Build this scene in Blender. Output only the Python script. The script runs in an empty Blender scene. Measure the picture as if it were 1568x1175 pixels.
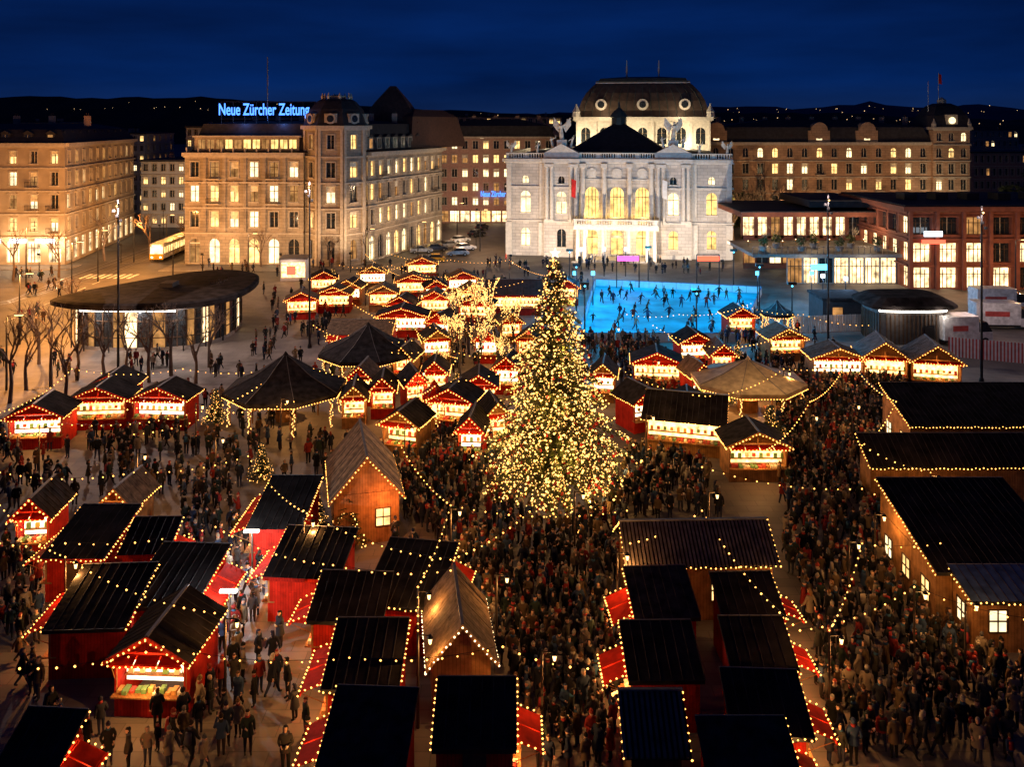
import bpy, math, random
from mathutils import Vector, Matrix
R=random.Random(11)
F=1300.0; H=25.0; HY=190.0
# ground coordinates (metres) of an image pixel, back-projected through the assumed camera
def G(px,py,z=0.0):
    Y=F*(H-z)/(py-HY); return ((px-784)*Y/F, Y)
def XW(px,Y): return (px-784)*Y/F
def ZW(py,Y): return H-(py-HY)*Y/F
S=bpy.context.scene
COL=S.collection
# ------------------------------------------------------------------ materials
MATS={}
def nt(name):
    m=bpy.data.materials.new(name); m.use_nodes=True; t=m.node_tree; t.nodes.clear()
    o=t.nodes.new('ShaderNodeOutputMaterial'); return m,t,o
def lk(t,a,b): t.links.new(a,b)
def cl(c,k): return tuple(max(0,min(1,x*k)) for x in c)+(1,)
def Mt(name,col,rough=.8,metal=0,var=.3,scale=2.0,bump=0.0,bscale=15,ashlar=None,planks=None,spec=.3):
    m,t,o=nt(name); b=t.nodes.new('ShaderNodeBsdfPrincipled'); lk(t,b.outputs[0],o.inputs[0])
    b.inputs['Roughness'].default_value=rough; b.inputs['Metallic'].default_value=metal
    b.inputs['Specular IOR Level'].default_value=spec
    tc=t.nodes.new('ShaderNodeTexCoord'); n=t.nodes.new('ShaderNodeTexNoise'); n.inputs['Scale'].default_value=scale
    n.inputs['Detail'].default_value=6; lk(t,tc.outputs['Object'],n.inputs['Vector'])
    r=t.nodes.new('ShaderNodeValToRGB'); r.color_ramp.elements[0].position=.3; r.color_ramp.elements[1].position=.7
    r.color_ramp.elements[0].color=cl(col,1-var); r.color_ramp.elements[1].color=cl(col,1+var)
    lk(t,n.outputs[0],r.inputs[0]); src=r.outputs[0]
    if ashlar or planks:
        sx=t.nodes.new('ShaderNodeSeparateXYZ'); lk(t,tc.outputs['Object'],sx.inputs[0])
        ad=t.nodes.new('ShaderNodeMath'); ad.operation='ADD'; lk(t,sx.outputs[0],ad.inputs[0])
        cx=t.nodes.new('ShaderNodeCombineXYZ')
        if ashlar=='floor':
            lk(t,sx.outputs[0],cx.inputs[0]); lk(t,sx.outputs[1],cx.inputs[1])
        else:
            lk(t,sx.outputs[1],ad.inputs[1]); 
            if planks: lk(t,ad.outputs[0],cx.inputs[1]); lk(t,sx.outputs[2],cx.inputs[0])
            else: lk(t,ad.outputs[0],cx.inputs[0]); lk(t,sx.outputs[2],cx.inputs[1])
        br=t.nodes.new('ShaderNodeTexBrick'); lk(t,cx.outputs[0],br.inputs[0])
        br.inputs['Color1'].default_value=(1,1,1,1); br.inputs['Color2'].default_value=(.72,.72,.72,1); br.inputs['Mortar'].default_value=(.4,.4,.4,1)
        br.inputs['Scale'].default_value=1
        if planks:
            br.inputs['Brick Width'].default_value=3; br.inputs['Row Height'].default_value=planks; br.inputs['Mortar Size'].default_value=.012
        elif ashlar=='floor':
            br.inputs['Brick Width'].default_value=1.6; br.inputs['Row Height'].default_value=.8; br.inputs['Mortar Size'].default_value=.02
        else:
            br.inputs['Brick Width'].default_value=ashlar*2.2; br.inputs['Row Height'].default_value=ashlar; br.inputs['Mortar Size'].default_value=.035
        mx=t.nodes.new('ShaderNodeMixRGB'); mx.blend_type='MULTIPLY'; mx.inputs[0].default_value=.75
        lk(t,src,mx.inputs[1]); lk(t,br.outputs[0],mx.inputs[2]); src=mx.outputs[0]; 
    lk(t,src,b.inputs['Base Color'])
    if bump:
        n2=t.nodes.new('ShaderNodeTexNoise'); n2.inputs['Scale'].default_value=bscale; lk(t,tc.outputs['Object'],n2.inputs['Vector'])
        bp=t.nodes.new('ShaderNodeBump'); bp.inputs['Strength'].default_value=bump; bp.inputs['Distance'].default_value=.05
        lk(t,n2.outputs[0],bp.inputs['Height']); lk(t,bp.outputs[0],b.inputs['Normal'])
    MATS[name]=m; return m
def Em(name,col,st,var=0.0,scale=1.0):
    m,t,o=nt(name); e=t.nodes.new('ShaderNodeEmission'); e.inputs[0].default_value=col+(1,); e.inputs[1].default_value=st
    if var:
        tc=t.nodes.new('ShaderNodeTexCoord'); n=t.nodes.new('ShaderNodeTexNoise'); n.inputs['Scale'].default_value=scale; n.inputs['Detail'].default_value=3
        lk(t,tc.outputs['Object'],n.inputs['Vector'])
        r=t.nodes.new('ShaderNodeMapRange'); r.inputs[1].default_value=.3; r.inputs[2].default_value=.7
        r.inputs[3].default_value=st*(1-var); r.inputs[4].default_value=st*(1+var); lk(t,n.outputs[0],r.inputs[0]); lk(t,r.outputs[0],e.inputs[1])
    lk(t,e.outputs[0],o.inputs[0]); m.cycles.emission_sampling='NONE'; MATS[name]=m; return m
def RandMat(name,cols,rough=.9):
    m,t,o=nt(name); b=t.nodes.new('ShaderNodeBsdfPrincipled'); lk(t,b.outputs[0],o.inputs[0]); b.inputs['Roughness'].default_value=rough; b.inputs['Specular IOR Level'].default_value=.15
    oi=t.nodes.new('ShaderNodeObjectInfo'); r=t.nodes.new('ShaderNodeValToRGB'); r.color_ramp.interpolation='CONSTANT'
    sc=t.nodes.new('ShaderNodeMath'); sc.operation='MULTIPLY'; sc.inputs[1].default_value={'coat':1,'hair':7.3,'trouser':3.7,'scarf':11.1}.get(name,1)
    fr=t.nodes.new('ShaderNodeMath'); fr.operation='FRACT'; lk(t,oi.outputs['Random'],sc.inputs[0]); lk(t,sc.outputs[0],fr.inputs[0]); lk(t,fr.outputs[0],r.inputs[0])
    el=r.color_ramp.elements; n=len(cols)
    el[0].position=0; el[0].color=cols[0]+(1,); el[1].position=1/n; el[1].color=cols[1]+(1,)
    for i in range(2,n):
        e=el.new(i/n); e.color=cols[i]+(1,)
    lk(t,r.outputs[0],b.inputs['Base Color']); MATS[name]=m
Mt('asphalt',(.10,.088,.078),.6,var=.25,scale=.4,bump=.3,bscale=30)
Mt('granite',(.18,.155,.14),.65,var=.35,scale=.25,bump=.15,bscale=8,ashlar='floor')
Mt('paint',(.7,.7,.68)); Mt('kerb',(.35,.33,.31)); Mt('steel',(.4,.4,.42),.3,1)
Mt('stone_nzz',(.37,.30,.22),.85,var=.28,ashlar=.55,scale=.45); Mt('stone_left',(.38,.30,.21),.85,var=.25,scale=.4)
Mt('stone_right',(.42,.27,.17),.85,var=.25,ashlar=.6,scale=.4); Mt('stone_mid',(.40,.25,.19),.85,var=.2)
Mt('stone_opera',(.58,.53,.48),.8,var=.16,scale=.5,ashlar=.6); Mt('trim',(.46,.39,.30),.8,var=.2); Mt('trim_opera',(.62,.58,.52),.8,var=.14,scale=2)
Mt('render_white',(.45,.43,.4),.85,var=.1)
Mt('roof_slate',(.03,.027,.03),.7,var=.35,scale=1.5,bump=.4,bscale=6); Mt('roof_red',(.07,.032,.025),.7,var=.3,bump=.4)
Mt('roof_opera',(.08,.055,.042),.55,var=.3,scale=1,bump=.3,bscale=5); Mt('copper_dark',(.05,.06,.055),.5)
Mt('roof_black',(.024,.020,.019),.95,var=.7,scale=.9,bump=.5,bscale=4,spec=.05); Mt('roof_tarp',(.03,.027,.029),.9,var=.6,bump=.5,bscale=3,spec=.08)
Mt('roof_rib',(.042,.036,.034),.85,var=.6,spec=.12)
Mt('roof_board',(.26,.17,.10),.85,var=.5,scale=3,bump=.4,spec=.1); Mt('roof_board2',(.13,.085,.055),.85,var=.5,scale=3,bump=.4,spec=.1)
Mt('roof_corr',(.15,.12,.11),.6,.3,var=.5,scale=2,bump=.2); Mt('roof_cream',(.45,.33,.19),.8,var=.3)
Mt('roof_grey',(.16,.15,.15),.6,.2,var=.3)
Mt('red_wood',(.46,.022,.012),.75,var=.3,planks=.14,bump=.2,spec=.1); Mt('red_flap',(.60,.022,.008),.85,var=.35,scale=2,bump=.2,bscale=5,spec=.05)
Mt('wood',(.34,.165,.06),.75,var=.4,planks=.16,bump=.3,spec=.15); Mt('wood_dark',(.10,.055,.03),.75,var=.3,planks=.16); Mt('post',(.05,.035,.025),.6)
Mt('black_metal',(.03,.03,.032),.45,.6); Mt('white_board',(.7,.7,.7),.6,var=.1); Mt('fence_red',(.5,.08,.07),.6)
Mt('brick_red',(.22,.07,.04),.8,var=.2,scale=1); Mt('concrete',(.3,.28,.26),.85,var=.2); Mt('slat_grey',(.10,.09,.085),.8,var=.2)
Mt('glass_dark',(.02,.025,.03),.08,spec=.8); Mt('bark',(.06,.045,.035),.9); Mt('bark_light',(.11,.075,.055),.9); Mt('bark_pale',(.26,.19,.13),.9)
Mt('needle_a',(.055,.07,.018),.7,var=.4); Mt('needle_b',(.09,.09,.025),.7,var=.4); Mt('needle_c',(.035,.05,.018),.7,var=.4)
Mt('hill',(.02,.026,.022),1,var=.4,scale=.01); Mt('ornament',(.5,.03,.03),.2,spec=.8)
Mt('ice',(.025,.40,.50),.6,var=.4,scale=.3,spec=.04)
Mt('good_a',(.6,.35,.12)); Mt('good_b',(.5,.08,.06)); Mt('good_c',(.7,.65,.5)); Mt('good_d',(.15,.3,.12))
Mt('car_yellow',(.7,.38,.03),.3,spec=.6); Mt('car_silver',(.4,.4,.4),.3,.5); Mt('car_dark',(.03,.03,.04),.3,spec=.6); Mt('car_white',(.7,.7,.7),.3); Mt('rubber',(.02,.02,.02))
Mt('tram_body',(.65,.6,.5),.4); Mt('flag_red',(.5,.02,.02)); Mt('canvas_blue',(.08,.14,.25),.7,var=.4)
WARM=(1.0,.45,.12)
Em('bulb',(1.0,.42,.08),6.5); Em('bulb_w',(1,.7,.36),6); Em('bulb_tree',(1.0,.50,.13),4.0)
Em('win_a',(1.0,.60,.20),2.0,.6,.9); Em('win_b',(1.0,.78,.42),2.1,.45,.9); Em('win_c',(1.0,.46,.14),.5,.6,.9); Em('win_shop',(1.0,.68,.34),2.4,.8,.8); Em('win_cool',(.75,.9,1.0),1.5,.4,.6)
Em('win_yel',(1,.64,.2),1.7,.5,.9)
Em('stall_glow',(1.0,.56,.18),4.0,.7,2.5); Em('stall_glow_w',(1.0,.8,.5),4.2,.6,2.5); Em('sign_blue',(.07,.24,1.0),3.2); Em('sign_white',(.8,.9,1),3.5); Em('sign_red',(1,.1,.05),3); Em('led',(1,.9,.78),7); Em('lamp_glass',(1,.55,.2),5); Em('cyan',(.1,.6,1.0),4); Em('magenta',(1,.1,.5),3); Em('city',(1,.62,.28),2.5)
Em('head',(1,.9,.7),8)
RandMat('coat',[(.010,.010,.012),(.014,.015,.024),(.032,.028,.026),(.008,.008,.008),(.07,.04,.022),(.014,.02,.04),(.10,.068,.04),(.02,.02,.02),(.17,.018,.015),(.03,.03,.036),(.19,.15,.11),(.02,.03,.025),(.014,.014,.014),(.03,.05,.10)])
RandMat('hair',[(.02,.012,.008),(.05,.025,.012),(.16,.085,.04),(.01,.01,.01),(.08,.08,.085),(.20,.03,.02),(.28,.25,.2),(.02,.02,.04)])
RandMat('trouser',[(.014,.014,.018),(.02,.026,.055),(.028,.02,.02),(.01,.01,.01),(.04,.045,.07)])
RandMat('scarf',[(.25,.03,.03),(.06,.06,.075),(.28,.24,.19),(.02,.02,.02),(.03,.08,.14)])
Mt('skin',(.5,.3,.21),.6,var=.08); Mt('shoe',(.02,.016,.012),.5); Mt('eye',(.01,.01,.01),.3); Mt('statue',(.6,.56,.48),.7)
# ------------------------------------------------------------------ mesh builder
class MB:
    def __init__(s): s.v=[]; s.f=[]; s.m=[]
    def add(s,vs,fs,mat):
        b=len(s.v); s.v.extend([tuple(v) for v in vs])
        for f in fs: s.f.append([b+i for i in f]); s.m.append(mat)
    def poly(s,vs,mat): s.add(vs,[list(range(len(vs)))],mat)
    def hexa(s,p,mat): s.add(p,[(0,3,2,1),(4,5,6,7),(0,1,5,4),(1,2,6,5),(2,3,7,6),(3,0,4,7)],mat)
    def box(s,x0,y0,z0,x1,y1,z1,mat): s.hexa([(x0,y0,z0),(x1,y0,z0),(x1,y1,z0),(x0,y1,z0),(x0,y0,z1),(x1,y0,z1),(x1,y1,z1),(x0,y1,z1)],mat)
    def slab(s,a,b,c,d,th,mat):
        up=[tuple(Vector(q)+Vector((0,0,th))) for q in (a,b,c,d)]; s.hexa([a,b,c,d]+up,mat)
    def tube(s,pts,rs,n,mat,cap=True):
        vs=[]
        for i,p in enumerate(pts):
            p=Vector(p); a=Vector(pts[max(0,i-1)]); b=Vector(pts[min(len(pts)-1,i+1)]); d=(b-a)
            d=d.normalized() if d.length>1e-6 else Vector((0,0,1))
            u=d.cross(Vector((0,1,0))) if abs(d.y)<.9 else d.cross(Vector((1,0,0))); u.normalize(); w=d.cross(u)
            for k in range(n):
                t=2*math.pi*k/n; vs.append(p+(u*math.cos(t)+w*math.sin(t))*rs[i])
        fs=[]
        for i in range(len(pts)-1):
            for k in range(n): fs.append((i*n+k,i*n+(k+1)%n,(i+1)*n+(k+1)%n,(i+1)*n+k))
        if cap: fs.append(list(range(n))[::-1]); fs.append([(len(pts)-1)*n+k for k in range(n)])
        s.add(vs,fs,mat)
    def beam(s,p,q,r,mat,n=4): s.tube([p,q],[r,r],n,mat)
    def octa(s,p,r,mat):
        x,y,z=p; s.add([(x+r,y,z),(x,y+r,z),(x-r,y,z),(x,y-r,z),(x,y,z+r),(x,y,z-r)],[(0,1,4),(1,2,4),(2,3,4),(3,0,4),(1,0,5),(2,1,5),(3,2,5),(0,3,5)],mat)
    def rings(s,c,levels,n,mat,cap=True,rot=0,sx=1,sy=1):
        vs=[]
        for (r,z) in levels:
            for k in range(n):
                t=2*math.pi*k/n+rot; vs.append((c[0]+r*sx*math.cos(t),c[1]+r*sy*math.sin(t),z))
        fs=[]
        for i in range(len(levels)-1):
            for k in range(n): fs.append((i*n+k,i*n+(k+1)%n,(i+1)*n+(k+1)%n,(i+1)*n+k))
        if cap: fs.append([(len(levels)-1)*n+k for k in range(n)]); fs.append(list(range(n))[::-1])
        s.add(vs,fs,mat)
    def loft(s,poly,levels,mat,cap=True,capmat=None):
        n=len(poly); cx=sum(p[0] for p in poly)/n; cy=sum(p[1] for p in poly)/n; vs=[]
        for (k,z) in levels:
            for p in poly: vs.append((cx+(p[0]-cx)*k,cy+(p[1]-cy)*k,z))
        fs=[]
        for i in range(len(levels)-1):
            for k in range(n): fs.append((i*n+k,i*n+(k+1)%n,(i+1)*n+(k+1)%n,(i+1)*n+k))
        s.add(vs,fs,mat)
        if cap: s.poly(vs[-n:],capmat or mat)
    def mesh(s,name,keep=None):
        idx=[i for i in range(len(s.f)) if keep is None or s.m[i] in keep]
        me=bpy.data.meshes.new(name)
        if keep is None: V=s.v; Fc=s.f
        else:
            mp={}; V=[]; Fc=[]
            for i in idx:
                f=[]
                for q in s.f[i]:
                    if q not in mp: mp[q]=len(V); V.append(s.v[q])
                    f.append(mp[q])
                Fc.append(f)
        me.from_pydata(V,[],Fc); keys=[]
        mi=[]
        for i in idx:
            if s.m[i] not in keys: keys.append(s.m[i])
            mi.append(keys.index(s.m[i]))
        for k in keys: me.materials.append(MATS[k])
        me.polygons.foreach_set('material_index',mi); me.update(); return me
    def obj(s,name,loc=(0,0,0),rot=0,parent=None,smooth=False):
        me=s.mesh(name)
        if smooth: me.polygons.foreach_set('use_smooth',[True]*len(me.polygons))
        o=bpy.data.objects.new(name,me); o.location=loc; o.rotation_euler[2]=rot; COL.objects.link(o)
        if parent: o.parent=parent
        return o
    def split(s,name,loc=(0,0,0),rot=0):
        e=empty(name,loc,rot)
        for k in sorted(set(s.m)):
            o=bpy.data.objects.new('part_'+k,s.mesh(k,{k})); COL.objects.link(o); o.parent=e
        return e
def empty(name,loc=(0,0,0),rot=0):
    e=bpy.data.objects.new(name,None); e.location=loc; e.rotation_euler[2]=rot; COL.objects.link(e); return e
def plight(loc,pw,col=WARM,rad=0,parent=None,name='point_light'):
    l=bpy.data.lights.new(name,'POINT'); l.energy=pw; l.color=col; l.shadow_soft_size=0
    o=bpy.data.objects.new(name,l); o.location=loc; COL.objects.link(o)
    if parent: o.parent=parent
    return o
def flood(loc,target,pw,col,ang=100,blend=.6):
    mb=MB(); mb.rings((0,0),[(.08,-loc[2]),(.06,-.25)],6,'black_metal'); mb.box(-.25,-.12,-.25,.25,.12,-.16,'black_metal'); mb.box(-.22,-.3,-.16,.22,-.13,.14,'black_metal')
    o=mb.obj('floodlight',loc)
    l=bpy.data.lights.new('flood_lamp','SPOT'); l.energy=pw; l.color=col; l.spot_size=math.radians(ang); l.spot_blend=blend; l.shadow_soft_size=0
    s=bpy.data.objects.new('flood_lamp',l); s.parent=o; s.location=(0,0,.35)
    d=Vector(target)-Vector(loc); s.rotation_euler=d.to_track_quat('-Z','Y').to_euler(); COL.objects.link(s)
class Fr:
    def __init__(s,mb,p0,p1):
        s.mb=mb; s.p0=Vector(p0[:2]); d=Vector(p1[:2])-s.p0; s.L=d.length; s.d=d.normalized(); s.n=Vector((s.d.y,-s.d.x))
    def P(s,u,z,o=0):
        q=s.p0+s.d*u+s.n*o; return (q.x,q.y,z)
    def box(s,u0,u1,z0,z1,o0,o1,mat):
        P=s.P; s.mb.hexa([P(u0,z0,o1),P(u1,z0,o1),P(u1,z0,o0),P(u0,z0,o0),P(u0,z1,o1),P(u1,z1,o1),P(u1,z1,o0),P(u0,z1,o0)],mat)
    def q(s,pts,mat): s.mb.poly([s.P(*p) for p in pts],mat)
def winmat(litp,pal=('win_a','win_b','win_c')):
    return R.choice(pal) if R.random()<litp else 'glass_dark'
def facade(mb,p0,p1,floors,ncol,wall,trim,litp=.5,dep=.35,pal=('win_a','win_b','win_c'),belt=True,balc=()):
    fr=Fr(mb,p0,p1); cw=fr.L/ncol
    for fi,(z0,z1,b,t,w,st) in enumerate(floors):
        for c in range(ncol):
            u0=c*cw; u1=u0+cw; uc=(u0+u1)/2; l=uc-w/2; r=uc+w/2
            if st=='arch':
                top=[(uc-w/2*math.cos(math.pi*i/8),t-w/2+w/2*math.sin(math.pi*i/8)) for i in range(9)]
            else: top=[(l,t),(r,t)]
            fr.q([(u0,z0),(l,z0),(l,z1),(u0,z1)],wall); fr.q([(r,z0),(u1,z0),(u1,z1),(r,z1)],wall)
            fr.q([(l,z0),(r,z0),(r,b),(l,b)],wall)
            for i in range(len(top)-1):
                a,bb=top[i],top[i+1]; fr.q([a,bb,(bb[0],z1),(a[0],z1)],wall)
            out=[(l,b)]+top+[(r,b)]
            for i in range(len(out)):
                a=out[i]; bb=out[(i+1)%len(out)]; fr.q([(a[0],a[1],0),(bb[0],bb[1],0),(bb[0],bb[1],-dep),(a[0],a[1],-dep)],trim)
            m='win_shop' if st=='shop' and R.random()<.7 else winmat(litp,pal)
            fr.q([(a[0],a[1],-dep) for a in out],m)
            fr.box(uc-.06,uc+.06,b,t-.02,-dep+.01,-dep+.09,'trim' if m=='glass_dark' else 'wood_dark')
            zz=b+(t-b)*.66; fr.box(l+.01,uc-.07,zz-.05,zz+.05,-dep+.01,-dep+.08,'wood_dark'); fr.box(uc+.07,r-.01,zz-.05,zz+.05,-dep+.01,-dep+.08,'wood_dark')
            if w>2.2:
                for q in (-.25,.25): fr.box(uc+w*q-.05,uc+w*q+.05,b+.01,min(t-.4,t-w*.15),-dep+.012,-dep+.085,'wood_dark')
            if m!='glass_dark' and st!='shop' and R.random()<.5:
                zc=t-(t-b)*R.uniform(.15,.5); fr.box(l+.02,r-.02,zc,t-.03 if st!='arch' else t-w/2,-dep+.1,-dep+.12,'good_c')
            if st!='shop':
                fr.box(l-.2,r+.2,b-.22,b-.02,.003,.2,trim)
                if st=='rect': fr.box(l-.18,r+.18,t+.05,t+.25,.003,.18,trim); fr.box(l-.16,l-.02,b,t+.03,.003,.09,trim); fr.box(r+.02,r+.16,b,t+.03,.003,.09,trim)
                if st=='ped':
                    fr.box(l-.25,r+.25,t+.1,t+.28,.003,.35,trim)
                    mb.add([fr.P(l-.25,t+.29,.003),fr.P(r+.25,t+.29,.003),fr.P(uc,t+.85,.003),fr.P(l-.25,t+.29,.3),fr.P(r+.25,t+.29,.3),fr.P(uc,t+.85,.3)],[(3,4,5),(0,3,5,2),(4,1,2,5)],trim)
            if (fi,c) in balc:
                fr.box(l-.4,r+.4,b-.5,b-.3,.2,1.1,trim)
                for k in range(9):
                    uu=l-.38+(w+.76)*k/8; fr.box(uu-.02,uu+.02,b-.29,b+.6,1.0,1.04,'black_metal')
                fr.box(l-.4,r+.4,b+.6,b+.66,.98,1.06,'black_metal')
        if belt: fr.box(.01,fr.L-.01,z1-.14,z1+.12,.003,.34,trim)
    return fr
def dormer(fr,u,z,w,h,o,depth,mat='trim',roof='roof_slate',lit=.5):
    fr.box(u-w/2,u+w/2,z,z+h,o-depth,o,mat)
    m=winmat(lit); fr.q([(u-w*.3,z+.25,o+.02),(u+w*.3,z+.25,o+.02),(u+w*.3,z+h-.25,o+.02),(u-w*.3,z+h-.25,o+.02)],m)
    fr.box(u-.03,u+.03,z+.26,z+h-.26,o+.03,o+.07,'trim')
    P=fr.P; k=w*.35
    fr.mb.add([P(u-w/2-.15,z+h+.01,o+.15),P(u+w/2+.15,z+h+.01,o+.15),P(u,z+h+k,o+.15),P(u-w/2-.15,z+h+.01,o-depth),P(u+w/2+.15,z+h+.01,o-depth),P(u,z+h+k,o-depth)],[(0,1,2),(0,2,5,3),(1,4,5,2)],roof)
def chimney(mb,x,y,z,h=2): mb.box(x-.5,y-.4,z,x+.5,y+.4,z+h,'stone_mid'); mb.rings((x-.2,y),[(.12,z+h+.01),(.1,z+h+.5)],6,'roof_red'); mb.rings((x+.2,y),[(.12,z+h+.01),(.1,z+h+.5)],6,'roof_red')

# ------------------------------------------------------------------ ground
mb=MB(); mb.poly([(-4000,-300,0),(4000,-300,0),(4000,6000,0),(-4000,6000,0)],'asphalt'); mb.obj('ground')
pl=[(-44,20),(60,20),(75,100),(62,140),(45,152),(-20,152),(-42,128),(-56,100),(-58,80)]
mb=MB(); mb.loft(pl,[(1,0.002),(1,.12)],'kerb',capmat='granite'); mb.obj('plaza_pavement')
mb=MB(); mb.loft([(-112,145),(-76,145),(-76,149.9),(-112,149.9)],[(1,.002),(1,.12)],'kerb',capmat='granite'); mb.loft([(-60,144),(-26,144),(-24,149),(-60,149.9)],[(1,.002),(1,.12)],'kerb',capmat='granite'); mb.obj('sidewalk')
GZ=.12
mb=MB()
for off in (0,1.435,4.0,5.435):
    pts=[(-120+ off*.3,70+off),(-84,98+off*1.0),(-70-off*.2,118+off*.4),(-67-off,140),(-68.5-off,200)]
    pp=[]
    for i in range(len(pts)-1):
        for k in range(8): pp.append(Vector(pts[i]).lerp(Vector(pts[i+1]),k/8))
    for i in range(len(pp)-1):
        a,b=pp[i],pp[i+1]; n=(b-a).normalized(); n=Vector((-n.y,n.x))*.07
        mb.poly([(a.x-n.x,a.y-n.y,.008),(b.x-n.x,b.y-n.y,.008),(b.x+n.x,b.y+n.y,.008),(a.x+n.x,a.y+n.y,.008)],'steel')
mb.obj('tram_tracks')
mb=MB()
for k in range(14):
    y=72+k*5; x=-64-(abs(y-105)*.05)
    mb.poly([(x,y,.006),(x+.15,y,.006),(x+.15,y+2.5,.006),(x,y+2.5,.006)],'paint')
for k in range(8): mb.poly([(-70+k*1.1,137,.006),(-69.5+k*1.1,137,.006),(-69.5+k*1.1,141,.006),(-70+k*1.1,141,.006)],'paint')
mb.obj('road_markings')
# ------------------------------------------------------------------ hills
def hill(name,y,prof,seed,mat='hill'):
    mb=MB(); n=120; rr=random.Random(seed); vs=[]
    for i in range(n+1):
        x=-1.1*y+2.2*y*i/n; px=784+F*x/y
        for j,(a,b) in enumerate(zip(prof[:-1],prof[1:])):
            if a[0]<=px<=b[0] or (j==0 and px<a[0]) or (j==len(prof)-2 and px>b[0]):
                t=max(0,min(1,(px-a[0])/(b[0]-a[0]))); py=a[1]*(1-t)+b[1]*t; break
        z=H+(HY-py)*y/F+rr.uniform(-1,1)*y*.0016+math.sin(i*.7)*y*.001
        vs+= [(x,y*.8,0),(x,y*.93,z*.7),(x,y,z),(x,y*1.2,0)]
    fs=[]
    for i in range(n):
        for k in range(3): fs.append((i*4+k,i*4+4+k,i*4+5+k,i*4+1+k))
    mb.add(vs,fs,mat)
    for _ in range(130):
        i=rr.randrange(n); t=rr.random(); a=Vector(vs[i*4+1]); b=Vector(vs[i*4+5]); c=Vector(vs[i*4+2])
        p=a.lerp(b,t).lerp(c,rr.random()**2*.8); s=y*.0004*rr.uniform(.5,1.2); mb.octa((p.x,p.y-3,p.z+s),s,'city')
    mb.obj(name)
hill('hills',1300,[(-100,150),(100,150),(330,150),(480,158),(700,172),(1000,178),(1200,172),(1568,185),(1700,180)],3)
Mt('far_mount',(.03,.05,.10),1,var=.3,scale=.002)
hill('mountains',3800,[(-100,172),(600,176),(1000,172),(1150,163),(1250,166),(1330,158),(1420,166),(1500,160),(1568,168),(1700,165)],5,'far_mount')
# ------------------------------------------------------------------ buildings
mb=MB()
fl=[(0,4.9,.5,4.2,2.3,'shop'),(4.9,9,6,8.3,1.3,'rect'),(9,13.1,10,12.4,1.3,'ped'),(13.1,17.2,14.1,16.4,1.3,'rect'),(17.2,21,18,20.1,1.2,'rect')]
p0,p1,p2,p3=(-112,150),(-79,150),(-85.5,192),(-112,192)
f=facade(mb,p0,p1,fl,9,'stone_left','trim',.5,balc=((2,7),(3,7),(2,8),(1,8)))
g=facade(mb,p1,p2,fl,11,'stone_left','trim',.55)
for a in(f,g): a.box(-.3,a.L+.3,21.05,21.6,-.5,.8,'trim')
for (u,l) in ((8,3.4),(13,4),(18.5,3.4),(23.5,3),(28,3.4)): f.box(u,u+l,3.95,4.7,.35,.5,'sign_white')
mb.loft([p0,p1,p2,p3],[(1.01,21.6),(.9,24),(.6,25)],'roof_slate')
for k in range(8): dormer(f,2+k*4,21.7,1.5,1.6,-.8,2.5,lit=.3,mat='roof_slate')
for k in range(9): dormer(g,3+k*4.2,21.7,1.5,1.6,-1.2,2.5,lit=.3,mat='roof_slate')
for k in range(4): chimney(mb,-105+k*7,168,24.6)
mb.split('corner_apartment_building')
def block(name,px0,px1,Y,ytop,nc,nr,wall,litp=.4,D=20,roof='roof_slate',pal=('win_a','win_b','win_c')):
    mb=MB(); x0,x1=XW(px0,Y),XW(px1,Y); zt=ZW(ytop,Y); h=zt/nr
    fls=[(i*h,(i+1)*h,i*h+h*.3,i*h+h*.82,(x1-x0)/nc*.5,'rect') for i in range(nr)]
    facade(mb,(x0,Y),(x1,Y),fls,nc,wall,'trim',litp,pal=pal)
    facade(mb,(x1,Y),(x1+.1,Y+D),fls,5,wall,'trim',litp,pal=pal); mb.poly([(x0,Y,0),(x0,Y+D,0),(x0,Y+D,zt),(x0,Y,zt)],wall)
    mb.box(x0-.3,Y-.4,zt+.01,x1+.3,Y+D,zt+.5,roof)
    for _ in range(3): chimney(mb,R.uniform(x0+2,x1-2),Y+D*.5,zt+.4,1.2)
    return mb.split(name)
block('office_building',216,284,205,248,5,5,'render_white',.55,pal=('win_a','win_b'))
block('office_building',150,222,238,206,7,8,'render_white',.45)
block('apartment_building',285,345,235,196,6,8,'render_white',.3)
block('apartment_building',1060,1140,240,196,8,7,'stone_mid',.3)
for (a,b,Y,yt,nc,nr) in ((20,90,330,188,8,6),(1490,1620,260,235,14,4),(560,680,300,186,10,7),(1490,1560,400,200,8,5),(690,860,330,180,16,8)):
    block('distant_house',a,b,Y,yt,nc,nr,'stone_mid',.25)
# newspaper building
mb=MB()
A=(-58.2,151); B=(-36.8,150); T=(-31.6,153.2); C=(-26.0,153.0); D_=(-15.0,182); E_=(-58.2,182)
fl=[(0,5.6,.3,4.6,1.9,'arch'),(5.6,10.1,6.7,9.4,1.5,'rect'),(10.1,14.6,11.2,14,1.5,'ped'),(14.6,19.2,15.6,18.2,1.5,'rect')]
f=facade(mb,A,B,fl,6,'stone_nzz','trim',.75,balc=((2,1),(2,4),(3,1),(3,4)))
f.box(-.2,f.L+.2,19.3,19.9,-.5,.9,'trim')
for u in (3.7,7.2,10.9,14.4,18): f.box(u-.3,u+.3,5.8,19.2,.004,.3,'stone_nzz')
g=facade(mb,C,D_,fl,10,'stone_nzz','trim',.8,balc=((2,1),(3,1),(2,8),(3,8)))
g.box(-.2,g.L+.2,19.3,19.9,-.5,.9,'trim')
l=facade(mb,E_,A,fl,7,'stone_nzz','trim',.3)
mb.loft([A,B,C,D_,E_],[(1.0,19.9),(.95,20.2),(.86,25),(.5,25.6)],'roof_slate')
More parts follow.
